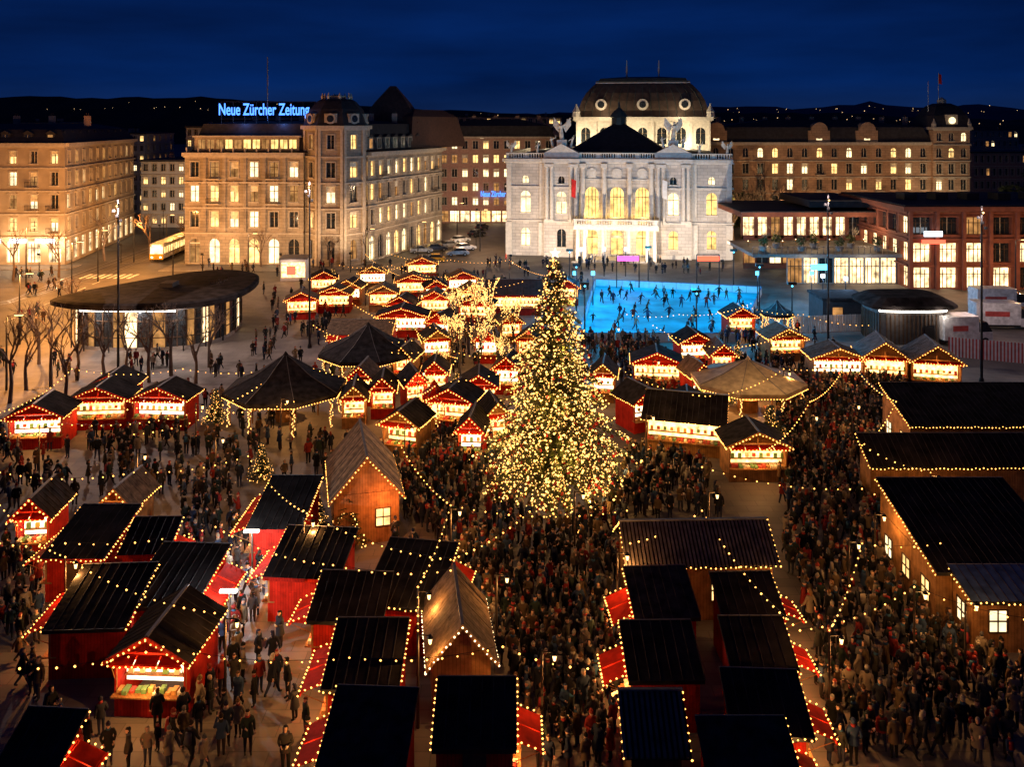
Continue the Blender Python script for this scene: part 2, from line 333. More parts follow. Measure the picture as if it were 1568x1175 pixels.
f.box(1.5,f.L-1,20.2,22.6,-2.6,-.6,'stone_nzz')
for k in range(11):
    u=2.2+k*1.65; f.q([(u,20.6,-.55),(u+1.25,20.6,-.55),(u+1.25,22.2,-.55),(u,22.2,-.55)],'win_yel' if R.random()<.8 else 'win_c'); f.box(u+.57,u+.65,20.6,22.2,-.54,-.5,'wood_dark')
f.box(1.2,f.L-.7,22.6,22.9,-2.8,-.3,'trim')
for k in range(6): dormer(f,3+k*3,23.2,1.0,.9,-3.2,2,lit=.4,mat='roof_slate')
for k in range(9): dormer(g,2.5+k*3.1,20.3,1.7,2.2,-.8,3,lit=.65,mat='stone_nzz')
for k in range(10): f.box(k*2.1+.4,k*2.1+.6,19.9,20.8,.3,.5,'trim')
oc=[(T[0]+5.7*math.cos(math.pi/8+k*math.pi/4+math.pi*1.25),T[1]+5.7*math.sin(math.pi/8+k*math.pi/4+math.pi*1.25)) for k in range(8)]
tf=fl+[(19.2,24,20.6,23,1.2,'rect')]
tf[0]=(0,5.6,1.2,4.6,1.3,'arch')
for k in range(8):
    a,b=oc[k],oc[(k+1)%8]; h=facade(mb,a,b,tf,1,'stone_nzz','trim',.5); h.box(-.3,h.L+.3,24.05,24.7,-.4,.7,'trim')
    h.box(.02,.5,.2,24,.004,.3,'trim'); h.box(h.L-.5,h.L-.02,.2,24,.004,.3,'trim')
    h.box(h.L/2-1.1,h.L/2+1.1,24.7,26.8,-1.6,.1,'trim')
    mb.tube([h.P(h.L/2,25.9,.0),h.P(h.L/2,25.9,.35)],[.95,.95],14,'trim'); mb.tube([h.P(h.L/2,25.9,.2),h.P(h.L/2,25.9,.4)],[.62,.62],14,'glass_dark')
mb.loft(oc,[(1.05,24.7),(.96,26.2),(.84,27.6),(.62,29),(.5,29.4)],'roof_slate'); mb.loft(oc,[(.3,29.4),(.3,30),(.05,30.3)],'trim')
for k in range(8):
    a=oc[k]; mb.rings((T[0]+(a[0]-T[0])*.45,T[1]+(a[1]-T[1])*.45),[(.22,29.4),(.3,29.9),(.15,30.2),(.02,30.6)],6,'trim')
px,py=XW(600,178),178
mb.box(px-5.5,py-4,19,px+5.5,py+8,25.2,'stone_nzz'); mb.loft([(px-6,py-4.5),(px+6,py-4.5),(px+6,py+8.5),(px-6,py+8.5)],[(1,25.2),(.55,29.5),(.1,33)],'roof_red')
mb.loft([(px+5,py-8),(px+15,py+12),(px+5,py+14),(px-5,py)],[(1,20),(.8,26.5),(.5,28)],'roof_red')
for k in range(7): chimney(mb,-52+k*4.7,172,24.5,2.6)
for k in range(9): mb.beam((-52.3+k*2.1,152.8,24),(-52.3+k*2.1,152.8,29),.07,'black_metal')
for z in (25.9,29): mb.beam((-52.6,152.8,z),(-35.2,152.8,z),.06,'black_metal')
mb.beam((-45.5,158,24),(-45.5,158,37.5),.12,'steel',6)
mb.split('newspaper_building')
def text(body,x0,x1,y,zc,hgt,mat,name):
    c=bpy.data.curves.new(name,'FONT'); c.body=body; c.size=1; c.extrude=.03; c.offset=.012; c.align_x='CENTER'; c.align_y='CENTER'
    o=bpy.data.objects.new(name,c); COL.objects.link(o); bpy.context.view_layer.update()
    w,h=o.dimensions[0],o.dimensions[1]
    me=bpy.data.meshes.new_from_object(o.evaluated_get(bpy.context.evaluated_depsgraph_get())); bpy.data.objects.remove(o)
    me.materials.clear(); me.materials.append(MATS[mat]); o=bpy.data.objects.new(name,me); COL.objects.link(o)
    o.scale=((x1-x0)/w,hgt/h,1); o.rotation_euler=(math.pi/2,0,0); o.location=((x0+x1)/2,y,zc); return o
text('Neue Zürcher Zeitung',-52.6,-36.4,152.2,27.5,2.8,'sign_blue','roof_sign')
plight((-48,151.4,25.5),160,(.1,.3,1)); plight((-41,151.4,25.5),160,(.1,.3,1))
mb=MB(); Y=214; x0,x1=XW(672,Y),XW(848,Y); fls=[(i*3.55,(i+1)*3.55,i*3.55+1,i*3.55+2.9,1.25,'rect') for i in range(6)]
fls[0]=(0,3.55,.3,3,2.2,'shop')
f=facade(mb,(x0,Y),(x1,Y),fls,11,'stone_mid','trim',.5,belt=False); f.box(0,f.L,21.35,21.8,-.4,.6,'trim')
mb.loft([(x0,Y),(x1,Y),(x1,Y+14),(x0,Y+14)],[(1.01,21.8),(.93,24.5),(.4,26.2)],'roof_slate')
for k in range(10): dormer(f,1.5+k*2.9,21.9,1.4,1.4,-1,2,lit=.8,mat='roof_slate')
for k in range(5): chimney(mb,x0+3+k*5.6,Y+6,24.6,2.5)
mb.split('apartment_building')
text('Neue Zürcher',XW(736,213),XW(774,213),213.4,ZW(298,213),1.4,'sign_blue','shop_sign')
mb=MB(); Y=204; x0,x1=XW(1085,Y),XW(1425,Y)
fls=[(0,4.4,.5,3.8,1.9,'arch'),(4.4,8.3,5.3,7.7,1.35,'rect'),(8.3,12.2,9.2,11.6,1.35,'ped'),(12.2,16.1,13.1,15.4,1.35,'rect'),(16.1,20,17,19.2,1.3,'arch')]
f=facade(mb,(x0,Y),(x1,Y),fls,15,'stone_right','trim',.5,pal=('win_a','win_b'),balc=((2,3),(2,7),(2,11),(3,7))); f.box(0,f.L,20.05,20.6,-.4,.8,'trim')
mb.loft([(x0,Y),(x1,Y),(x1,Y+16),(x0,Y+16)],[(1.01,20.6),(.94,24.2),(.4,26)],'roof_slate')
for u in (1.8,26.5,38):
    f.box(u-2.6,u+2.6,20.6,23.4,-2,.2,'stone_right'); f.q([(u-.7,21.1,.23),(u+.7,21.1,.23),(u+.7,22.9,.23),(u-.7,22.9,.23)],'win_b')
    mb.tube([f.P(u,23.4,-2),f.P(u,23.4,.5)],[2.0,2.0],16,'stone_right')
for k in range(16):
    u=5+k*2.95
    if min(abs(u-a) for a in (1.8,26.5,38))>3: dormer(f,u,21,1.5,1.7,-.8,2,lit=.85,mat='roof_slate')
for k in range(9): chimney(mb,x0+4+k*5.8,Y+7,24.5,2.2)
tx0,tx1=XW(1425,Y),XW(1481,Y)
tfl=fls+[(20,23.5,20.9,22.9,1.2,'arch')]
a=facade(mb,(tx0,Y-1.2),(tx1,Y-1.2),tfl,3,'stone_right','trim',.35,pal=('win_a','win_b')); b=facade(mb,(tx1,Y-1.2),(tx1+.2,Y+9),tfl,3,'stone_right','trim',.3)
mb.poly([(tx0,Y-1.2,0),(tx0,Y+1,0),(tx0,Y+1,23.5),(tx0,Y-1.2,23.5)],'stone_right')
a.box(-.4,a.L+.4,23.6,24.2,-10,.7,'trim'); mb.loft([(tx0-.3,Y-1.6),(tx1+.3,Y-1.6),(tx1+.3,Y+9),(tx0-.3,Y+9)],[(1,24.2),(.85,27),(.55,29.3),(.3,30)],'roof_slate')
a.box(a.L/2-1.4,a.L/2+1.4,24.2,27.2,-2,.2,'trim'); mb.tube([a.P(a.L/2,25.8,.1),a.P(a.L/2,25.8,.45)],[.8,.8],14,'win_b')
for u in (.2,a.L-.2):
    q=a.P(u,25,0); mb.rings((q[0],q[1]),[(.6,24.2),(.6,25),(.3,25.6),(.05,26.3)],6,'trim')
mb.rings(((tx0+tx1)/2,Y+3.5),[(1.1,30),(1.1,30.8),(.2,31.5)],8,'trim')
xx=(tx0+tx1)/2
mb.beam((xx-1,Y+3,30.5),(xx-1,Y+3,37.5),.09,'steel'); mb.poly([(xx-1.0,Y+3,37.3),(xx-.2,Y+3.2,37),(xx-.1,Y+3.1,34.6),(xx-1,Y+3,34.9)],'flag_red')
mb.beam((xx-3.5,Y+3,28),(xx-3.5,Y+3,35.5),.09,'steel')
mb.split('mansion_block')
# ------------------------------------------------------------------ opera house
mb=MB()
def seg(x0,x1,yo,fls,nc,wall='stone_opera',litp=.5,pal=('win_yel','win_b')):
    return facade(mb,(x0,-yo),(x1,-yo),fls,nc,wall,'trim_opera',litp,dep=.7,pal=pal,belt=True)
wf=[(0,6.7,1.9,5.3,1.7,'arch'),(6.7,13.1,8.2,12.3,1.9,'arch'),(13.1,17.7,13.8,15.2,1.2,'arch')]
def fig(x,y,z,h,wing=True,lean=0):
    mb.tube([(x,y,z),(x+lean*.3,y,z+h*.35),(x+lean*.5,y,z+h*.6),(x+lean*.6,y,z+h*.78),(x+lean*.65,y,z+h*.84)],[h*.13,h*.12,h*.09,h*.12,h*.04],8,'statue')
    mb.rings((x+lean*.68,y),[(h*.03,z+h*.83),(h*.065,z+h*.88),(h*.06,z+h*.95),(h*.02,z+h)],7,'statue')
    mb.tube([(x+lean*.6+h*.1,y,z+h*.78),(x+h*.28,y-.1,z+h*.9),(x+h*.3,y-.1,z+h*1.15)],[h*.045,h*.035,h*.025],6,'statue'); mb.tube([(x+lean*.6-h*.1,y,z+h*.78),(x-h*.22,y-.1,z+h*.6),(x-h*.15,y-.3,z+h*.5)],[h*.045,h*.035,h*.025],6,'statue')
    if wing:
        for s in(-1,1): mb.hexa([(x+s*.1,y+.2,z+h*.75),(x+s*h*.45,y+.3,z+h*1.25),(x+s*h*.5,y+.3,z+h*.8),(x+s*h*.2,y+.25,z+h*.4),(x+s*.1,y+.28,z+h*.75),(x+s*h*.45,y+.38,z+h*1.25),(x+s*h*.5,y+.38,z+h*.8),(x+s*h*.2,y+.33,z+h*.4)],'statue')
for sx in (-1,1):
    a,b=sorted((sx*20.9,sx*13.6)); f=seg(a,b,0,wf,1,litp=1)
    f.box(-.1,f.L+.1,17.8,18.4,-.3,.9,'trim_opera')
    for u in (.5,f.L-.5): f.box(u-.45,u+.45,7,17.5,.01,.35,'trim_opera'); f.box(u-.6,u+.6,.2,6.4,.01,.45,'trim_opera')
    a,b=sorted((sx*13.6,sx*7.0)); f=seg(a,b,1.2,wf,1,litp=.35)
    f.box(-.2,f.L+.2,17.8,18.5,-.3,1.0,'trim_opera')
    for u in (.6,1.5,f.L-1.5,f.L-.6): mb.tube([f.P(u,7.2,.35),f.P(u,12,.35),f.P(u,16.9,.35)],[.38,.36,.3],10,'trim_opera'); f.box(u-.45,u+.45,16.9,17.5,.01,.8,'trim_opera'); f.box(u-.42,u+.42,6.85,7.2,.3,.8,'trim_opera')
    f.box(.1,f.L-.1,.2,.9,.01,.4,'trim_opera')
    x=sx*13.6; mb.poly([(x,-1.2,0),(x,0,0),(x,0,18.4),(x,-1.2,18.4)],'stone_opera'); x=sx*7; mb.poly([(x,-1.2,0),(x,-.2,0),(x,-.2,18.4),(x,-1.2,18.4)],'stone_opera')
    cx=sx*10.3
    mb.box(cx-3.3,-1.3,18.5,cx+3.3,2,19.6,'trim_opera')
    mb.add([(cx-3.2,-1.4,19.6),(cx+3.2,-1.4,19.6),(cx,-1.4,21.3),(cx-3.2,1.5,19.6),(cx+3.2,1.5,19.6),(cx,1.5,21.3)],[(0,1,2),(0,2,5,3),(1,4,5,2),(3,5,4)],'trim_opera')
    mb.box(cx-.9,-.8,20.8,cx+.9,.8,22,'trim_opera')
    fig(cx,-.2,22,3.4,True,.3*sx); fig(cx-1.7,-.4,20.6,2.0,False,-.5); fig(cx+1.7,-.4,20.6,2.0,False,.5)
    for ex in (20,15): fig(sx*ex,-.1,19.4,2.0,ex==20,.2)
cf=[(0,6.7,.6,5.2,2.2,'arch'),(6.7,14.6,7.6,13.2,2.5,'arch'),(14.6,17.7,15.1,16.5,1.3,'arch')]
f=seg(-7,7,.2,cf,3,'stone_opera',1,('win_yel',)); f.box(-.1,f.L+.1,17.8,18.5,-.3,1.1,'trim_opera')
for u in (.7,4.67,9.33,13.3):
    mb.tube([f.P(u,7.3,.9),f.P(u,12,.9),f.P(u,16.8,.9)],[.5,.47,.4],12,'trim_opera'); f.box(u-.6,u+.6,16.8,17.6,.02,1.4,'trim_opera'); f.box(u-.6,u+.6,6.8,7.3,.3,1.5,'trim_opera')
for u in (2.33,7,11.67): mb.tube([f.P(u,15.8,.01),f.P(u,15.8,.25)],[.95,.95],14,'trim_opera')
mb.box(-7.6,-6.5,5.9,7.6,-1.5,6.7,'trim_opera'); mb.box(-7.2,-6.2,0,7.2,-1.4,.35,'kerb'); mb.box(-7.9,-7,0,7.9,-6.3,.18,'kerb')
for x in (-6.9,-5.6,-2.2,2.2,5.6,6.9):
    for y in (-6.1,-3.6): mb.tube([(x,y,.35),(x,y,3),(x,y,5.9)],[.38,.36,.3],10,'trim_opera')
for x in (-8.3,8.3): mb.beam((x,-2.2,6.5),(x,-2.6,15),.06,'steel'); mb.add([(x,-2.62,14.8),(x+.9,-2.7,14.5),(x+.8,-2.75,11.2),(x,-2.5,11.5)],[(0,1,2,3)],'flag_red' if x<0 else 'white_board')
def balus(x0,y0,x1,y1,z,h=1.1,m='trim_opera'):
    d=Vector((x1-x0,y1-y0)); n=max(2,int(d.length/.45)); fr=Fr(mb,(x0,y0),(x1,y1))
    fr.box(0,fr.L,z,z+.18,-.15,.15,m); fr.box(0,fr.L,z+h-.18,z+h,-.17,.17,m)
    for i in range(n+1):
        u=fr.L*i/n; wd=.3 if i%8==0 else .1; fr.box(max(0,u-wd),min(fr.L,u+wd),z+.18,z+h-.18,-.1,.1,m)
balus(-7.5,-6.3,7.5,-6.3,6.71); balus(-7.5,-1.6,-7.5,-6.1,6.71); balus(7.5,-6.1,7.5,-1.6,6.71)
balus(-20.9,-.3,-13.7,-.3,18.42); balus(13.7,-.3,20.9,-.3,18.42); balus(-7,-.7,7,-.7,18.52)
f=facade(mb,(20.9,0),(20.9,34),wf,7,'stone_opera','trim_opera',.4,dep=.5); f=facade(mb,(-20.9,34),(-20.9,0),wf,7,'stone_opera','trim_opera',.5,dep=.5); f.box(0,f.L,17.8,18.4,-.3,.8,'trim_opera')
balus(-20.9,33,-20.9,0,18.42)
mb.loft([(-20.7,.4),(20.7,.4),(20.7,34),(-20.7,34)],[(1,18.3),(.9,19.2),(.6,20)],'roof_slate')
mb.loft([(-9.5,3),(9.5,3),(9.5,22),(-9.5,22)],[(1,19),(.96,20),(.12,25)],'roof_slate')
mb.rings((0,12.5),[(1.5,24.6),(1.5,26.2),(1.9,26.4),(1.2,27.4),(.3,28.2),(.1,29.5)],10,'copper_dark')
sx0,sx1,sy0,sy1=-9.8,19.0,27,46
st=[(19,25.6,20.6,24.2,2.0,'arch')]
f=facade(mb,(sx0,sy0),(sx1,sy0),st,7,'trim_opera','trim_opera',.0,dep=.3); g=facade(mb,(sx0,sy1),(sx0,sy0),st,4,'trim_opera','trim_opera',0,dep=.3); facade(mb,(sx1,sy0),(sx1,sy1),st,4,'trim_opera','trim_opera',0,dep=.3)
for k in range(8): f.box(max(0,k*f.L/7-.35),min(f.L,k*f.L/7+.35),19.2,25.4,.005,.4,'trim_opera')
mb.box(sx0-.6,sy0-.6,25.7,sx1+.6,sy1+.6,26.5,'trim_opera')
pts=[(sx0+.2,sy0+.2),(sx1-.2,sy0+.2),(sx1-.2,sy1),(sx0+.2,sy1)]
mb.loft(pts,[(1,26.5),(.98,28.2),(.94,30),(.87,31.8),(.77,33.4),(.70,34.2)],'roof_opera')
mb.loft(pts,[(.72,34.2),(.72,34.55),(.68,34.56),(.66,35.1),(.3,35.6)],'copper_dark')
mb.loft(pts,[(.725,33.95),(.725,34.19)],'trim_opera')
for k in range(15):
    x=sx0+1.5+(sx1-sx0-3)*k/14; t=(x-(sx0+sx1)/2); mb.tube([((sx0+sx1)/2+t*a,sy0+.2+(sy1-sy0)/2*(1-a)-.04,z) for a,z in ((1,26.5),(.98,28.2),(.94,30),(.87,31.8),(.77,33.4),(.7,34.1))],[.07]*6,4,'copper_dark')
cx=(sx0+sx1)/2
for x in (cx-9,cx,cx+9):
    mb.box(x-1.3,sy0+.4,26.5,x+1.3,sy0+3,28.8,'roof_opera'); mb.tube([(x,sy0+.1,29.2),(x,sy0+3,29.2)],[1.25,1.25],14,'trim_opera'); mb.tube([(x,sy0-.05,29.2),(x,sy0+.5,29.2)],[.75,.75],14,'glass_dark')
for x in (sx0,sx1):
    mb.rings((x,sy0),[(1.0,26.5),(.8,27.5),(.9,27.6),(.3,28.8),(.1,29.4)],8,'trim_opera')
for x in (cx-3.6,cx+3.6): mb.rings((x,36),[(.7,35),(.25,35.8),(.12,36.5),(.25,36.9),(.08,39.5)],8,'trim_opera')
opera=mb.split('opera_house',(19.6,158.5,0),math.radians(-9))
def OL(x,y,z):
    a=math.radians(-9); return (19.6+x*math.cos(a)-y*math.sin(a),158.5+x*math.sin(a)+y*math.cos(a),z)
OW=(1,.76,.53)
for x in (-18,-6,6,18): flood(OL(x,-13,2),OL(x,0,8),6800,OW,115)
for x in (-4.67,0,4.67): plight((x,-.9,8.2),340,(1,.6,.16),0,opera); plight((x,-3.8,5.2),400,(1,.66,.28),0,opera)
for x in (-8,3,14): plight((x,22.5,20.6),2700,(1,.78,.46),0,opera)
for x in (cx-8,cx+8): plight((x,24.5,27.5),320,(1,.72,.42),0,opera)
plight((-17,30,20.5),700,(1,.8,.5),0,opera)
FW=(1,.64,.34)
for px in (310,430): flood((XW(px,141),141,3.4),(XW(px,150),151,6),2700,FW,135)
flood((-27,142,3.4),(-31,152,12),2200,(1,.70,.42),110)
for t in (.3,.8): 
    q=Vector((-26,153)).lerp(Vector((-15,182)),t); flood((q.x+10,q.y-6,3.4),(q.x,q.y,6),1500,(1,.76,.5),130)
for px in (-30,60): flood((XW(px,141),141,3.4),(XW(px,150),151,5),3000,(1,.52,.2),130)
flood((-70,152,3.4),(-80,160,7),2300,(1,.66,.36),125); flood((-73,176,4),(-83,180,9),1700,(1,.68,.4),120)
flood((XW(250,190),190,6),(XW(250,205),206,10),2200,(1,.84,.68),120)
flood((XW(730,199),199,5),(XW(730,214),214,10),2800,(1,.54,.4),130)
for px in (1120,1210,1300,1400): flood((XW(px,190),190,7),(XW(px,204),204,11),2700,(1,.54,.25),130)
flood((XW(1455,192),192,5),(XW(1455,204),204,17),3000,(1,.78,.5),110)
# ------------------------------------------------------------------ restaurant building on the right
mb=MB(); x0=XW(1392,128); x1=100
fl=[(0,3.6,.2,3.3,2.6,'shop'),(3.6,7.6,4.1,7.0,2.7,'shop'),(7.6,11.6,8.3,10.9,2.8,'rect')]
f=facade(mb,(x0,128),(x1,128),fl,10,'brick_red','brick_red',.3,dep=.7,pal=('win_b','win_c'),belt=True)
facade(mb,(x0,150),(x0,128),fl,6,'brick_red','brick_red',.3,dep=.7,pal=('win_b','win_c'))
for k in range(11): f.box(k*f.L/10-.25,k*f.L/10+.25,0,11.9,.35,.75,'brick_red')
mb.box(x0-1.4,126.6,11.9,x1,152,12.6,'brick_red'); mb.box(x0-1,127,12.61,x1,152,12.8,'roof_slate')
for k in range(6): mb.box(x0+3+k*5,136,12.8,x0+5+k*5,139,13.9,'roof_slate')
a0=XW(1138,146)
facade(mb,(a0,146),(x0,146),[(0,5.2,1,4.5,2.0,'rect'),(5.2,9.3,5.8,9.0,2.8,'shop')],9,'brick_red','brick_red',.6,dep=.5,pal=('win_b','win_c'))
mb.box(a0-2,140,9.6,x0+1,160,10.4,'brick_red'); mb.box(a0+10,142,11,x0-.1,158,12.2,'roof_slate'); mb.box(a0-2.1,139.9,10.4,x0+1,160,10.55,'roof_slate')
t0=XW(1150,131); 
mb.box(t0,130,4.5,x0-.1,145.5,5.0,'concrete'); 
facade(mb,(t0+6,132),(x0-.2,132),[(0,4.48,.2,4.1,2.6,'shop')],7,'concrete','concrete',.5,dep=.4,pal=('win_c','win_cool'),belt=False)
mb.poly([(t0,130.5,5.02),(x0-.3,130.5,5.02),(x0-.3,145,5.02),(t0,145,5.02)],'granite')
for k in range(26): 
    u=t0+(x0-t0-.4)*k/25; mb.box(u-.04,130.1,5,u+.04,130.18,6.1,'steel')
mb.box(t0,130.08,6.1,x0-.3,130.2,6.18,'steel')
for k in range(7):
    bx,by=t0+2.6+k*3,133.5+(k%2)*3; mb.rings((bx,by),[(.5,5.02),(.65,5.8)],10,'concrete')
    for _ in range(90):
        a=Vector((R.gauss(0,1),R.gauss(0,1),R.gauss(0,1))).normalized()*R.uniform(.4,.85); c0=Vector((bx,by,6.5))+a; u=Vector((R.uniform(-1,1),R.uniform(-1,1),R.uniform(-1,1)))*.22; w_=u.cross(a)*1.2; mb.poly([c0-u,c0-w_,c0+u,c0+w_],'needle_b')
for k in range(8):
    bx,by=t0+1.5+k*2.8,138+(k%2)*2; mb.rings((bx,by),[(.05,5.02),(.05,5.75),(.5,5.77),(.5,5.8)],8,'wood'); mb.octa((bx,by,5.95),.09,'bulb_w')
mb.box(x0+1.5,126.3,8.2,x0+4.2,126.48,9.0,'sign_white'); mb.box(x0+1.5,127.0,7.0,x0+5,127.2,7.6,'sign_red')
mb.box(XW(1238,131),129.8,2.6,XW(1262,131),129.98,3.5,'cyan')
mb.split('restaurant_building')
for k in range(3): plight((x0+4+k*9,122,4.5),650,(1,.55,.25))
for k in range(3): plight((t0+4+k*8,137,8.5),620,(1,.72,.42))
for k in range(2): plight((t0+8+k*9,129,3.3),160,(1,.85,.65))
# ------------------------------------------------------------------ trees
def bare_tree(h,seed,bulbs=0,spread=.5,mat='bark_light',tk=.018):
    rr=random.Random(seed); mb=MB(); pts=[]
    def br(p,d,l,r,lev):
        q=p+d*l*.5+Vector((rr.uniform(-.05,.05),rr.uniform(-.05,.05),.02))*l; e=p+d*l
        mb.tube([p,q,e],[r,r*.8,r*.55],5 if lev<2 else 3,mat,cap=False); pts.append((p,q)); pts.append((q,e))
        if lev>=4: return
        for k in range(rr.choice((3,3,4)) if lev<3 else 3):
            a=rr.uniform(0,6.28); nd=(d+Vector((math.cos(a),math.sin(a),rr.uniform(-.1,.45)))*spread*rr.uniform(.8,1.3)).normalized()
            br(p+d*l*rr.uniform(.55,1),nd,l*rr.uniform(.55,.72),max(.012,r*.55),lev+1)
    br(Vector((0,0,0)),Vector((0,0,1)),h*.4,h*tk,0)
    for _ in range(bulbs):
        a,b=rr.choice(pts); p=a.lerp(b,rr.random()); mb.octa((p.x+rr.uniform(-.05,.05),p.y-.05,p.z),.055,'bulb_tree')
    return mb
bt=[bare_tree(7,s,0,.5,'bark_light',.022).mesh('bare_tree') for s in (1,2,3)]
bp_=[bare_tree(7,s,0,.5,'bark_pale',.024).mesh('bare_tree') for s in (5,6)]
bl=[bare_tree(8.5,s+20,330,.24,'bark').mesh('lit_tree') for s in (1,2,3)]
def inst(me,name,loc,rot=0,sc=1,parent=None):
    o=bpy.data.objects.new(name,me); o.location=loc; o.rotation_euler[2]=rot; o.scale=(sc,)*3 if not isinstance(sc,tuple) else sc; COL.objects.link(o)
    if parent: o.parent=parent
    return o
for (x,y,s) in ((78,595,1.3),(118,585,1.2),(160,583,1.2),(228,588,1.2),(262,578,1.3),(60,560,1.2),(330,505,1.1),(15,620,1.3),(230,400,1.6),(290,395,1.4),(160,400,1.5),(320,565,1.1),(120,520,1.2),(195,590,1.1),(40,600,1.2),(100,615,1.2),(300,590,1.1),(20,430,1.4),(90,425,1.4),(400,410,1.1),(505,410,1),(560,405,1)):
    p=G(x,y); inst(R.choice(bt),'bare_tree',(p[0],p[1],0.1 if p[0]>-50 else 0),R.uniform(0,6),s)
for k in range(6): inst(R.choice(bp_),'bare_tree',(t0+3+k*3.2,135+(k%2)*4,5.02),R.uniform(0,6),.55)
for (x,y,s) in ((1128,372,2.0),(1142,368,1.8),(1158,370,2.1),(1175,366,1.9),(1195,360,1.9),(1222,356,1.8)):
    p=G(x,y); inst(R.choice(bp_),'bare_tree',(p[0],p[1]+3,0),R.uniform(0,6),s)
for px in (1140,1190): p=G(px,372); plight((p[0],p[1]-5,5),1500,(1,.6,.28))
for (x,y,s) in ((705,592,1),(732,605,.95),(762,570,1),(718,545,1),(785,545,.9),(694,570,.8),(748,530,1),(770,600,.7),(700,520,.8),(730,500,.7),(676,600,.6)):
    p=G(x,y); o=inst(R.choice(bl),'lit_tree',(p[0],p[1],GZ),R.uniform(0,6),s)
    if s>.93: plight((0,-1.5,3.5),170,(1,.52,.15),0,o)
def conifer(h,rad,whorls,seed,bulbs,br=.05,spr=1.0,orn=0):
    rr=random.Random(seed); mb=MB(); tips=[]
    mb.tube([(0,0,0),(0,0,h*.5),(0,0,h*.98)],[h*.018,h*.01,.02],8,'bark')
    def bp(q,s):
        L,d,z=q; return d*L*s+Vector((0,0,z+L*(.22*s-.42*s*s)))
    for i in range(whorls):
        t=(i+rr.random())/whorls; z=h*(.08+.91*t); r=rad*(1-t)**.85*rr.uniform(.82,1.12)+.12
        n=int(7+11*(1-t))
        for k in range(n):
            a=rr.uniform(0,6.283); L=r*rr.uniform(.65,1.14); d=Vector((math.cos(a),math.sin(a),0)); sd=Vector((-d.y,d.x,0)); q_=(L,d,z)
            mb.tube([bp(q_,0),bp(q_,.5),bp(q_,1)],[.03,.02,.008],3,'bark',cap=False)
            m=rr.choice(('needle_a','needle_b','needle_c','needle_a'))
            ns=max(4,int(L*7*spr))
            for j in range(ns):
                s=.12+.9*(j+rr.random())/ns; p=bp(q_,s)
                for side in (-1,1):
                    w=sd*side*rr.uniform(.25,.5)*(1.15-s*.6)+d*rr.uniform(.1,.3)+Vector((0,0,rr.uniform(-.25,.08)))
                    w*=min(1,.35+h/20); q=p+w; c=(w.cross(Vector((rr.uniform(-.4,.4),rr.uniform(-.4,.4),1)))).normalized()*.06
                    mb.add([p-c*.4,p+w*.5-c,q,p+w*.5+c],[(0,1,2,3)],m)
            for _ in range(max(1,int(L*2))): tips.append(q_)
    for _ in range(bulbs):
        q_=rr.choice(tips); s=rr.uniform(.6,1.08) if rr.random()<.8 else rr.uniform(.2,.6)
        p=bp(q_,s)+Vector((rr.uniform(-.2,.2),rr.uniform(-.2,.2),rr.uniform(-.1,.2)))*min(1,h/10); mb.octa(p,br*rr.choice((.5,.7,.8,.9,1,1.5)),rr.choice(('bulb_tree','bulb_tree','bulb')))
    for _ in range(orn):
        p=bp(rr.choice(tips),.98); mb.rings((p.x,p.y),[(.02,p.z-.3),(.1,p.z-.25),(.13,p.z-.18),(.1,p.z-.1),(.02,p.z-.05)],7,'ornament')
    return mb
tx,ty=G(850,768)
ct=conifer(16.0,4.9,66,4,5800,.058,1.15,300)
for k in range(5):
    a=k*math.pi*.4+math.pi/2; b0=Vector((math.cos(a)*.38,0,16.3+math.sin(a)*.38)); n1=Vector((math.cos(a+.63)*.15,0,16.3+math.sin(a+.63)*.15)); n2=Vector((math.cos(a-.63)*.15,0,16.3+math.sin(a-.63)*.15))
    ct.add([b0,n1,(0,-.08,16.3),n2,(0,.08,16.3)],[(0,1,2),(0,2,3),(0,4,1),(0,3,4)],'bulb_w')
cto=ct.obj('christmas_tree',(tx,ty,GZ))
for (z,r,n) in ((1.6,4.3,5),(4.6,3.9,4),(7.6,3.0,4),(10.6,2.1,3),(13.3,1.3,2)):
    for k in range(n):
        a=k*6.283/n+z-1.4; plight((r*math.cos(a),r*math.sin(a),z),260 if z<9 else 160,(1,.55,.15),0,cto)  # point lights added within the branches to light the needles golden
sf=conifer(3.6,1.2,22,9,260,.036).mesh('small_lit_fir')
for (x,y,s) in ((532,835,1),(400,735,.7),(1180,690,.95),(1495,960,.8),(487,815,.6),(1200,700,.6),(645,920,.5),(330,650,.8),(1130,560,.7),(510,450,1),(1110,620,.7),(1010,660,.6),(60,820,.7),(700,620,.8),(540,600,.7)):
    p=G(x,y); inst(sf,'lit_fir_tree',(p[0],p[1],GZ),R.uniform(0,6),s)
mb=MB()
for _ in range(3600):
    a=R.uniform(0,6.28); c=R.choice(((118,196,7,5),(130,205,9,6),(141,195,8,5),(52,192,6,4),(150,210,10,6)))
    rr=R.random()**.5; p=Vector((c[0]+c[3]*rr*math.cos(a),c[1]+c[3]*rr*math.sin(a),c[2]*R.uniform(.3,1.5))); u=Vector((R.uniform(-1,1),R.uniform(-1,1),R.uniform(-1,1)))*.7; w=Vector((R.uniform(-1,1),R.uniform(-1,1),R.uniform(-1,1)))*.5
    mb.add([p-u,p-w,p+u,p+w],[(0,1,2,3)],'needle_c')
for c in ((118,196),(130,205),(141,195),(52,192),(150,210)): mb.rings(c,[(.4,0),(.25,7)],6,'bark')
mb.obj('park_trees')
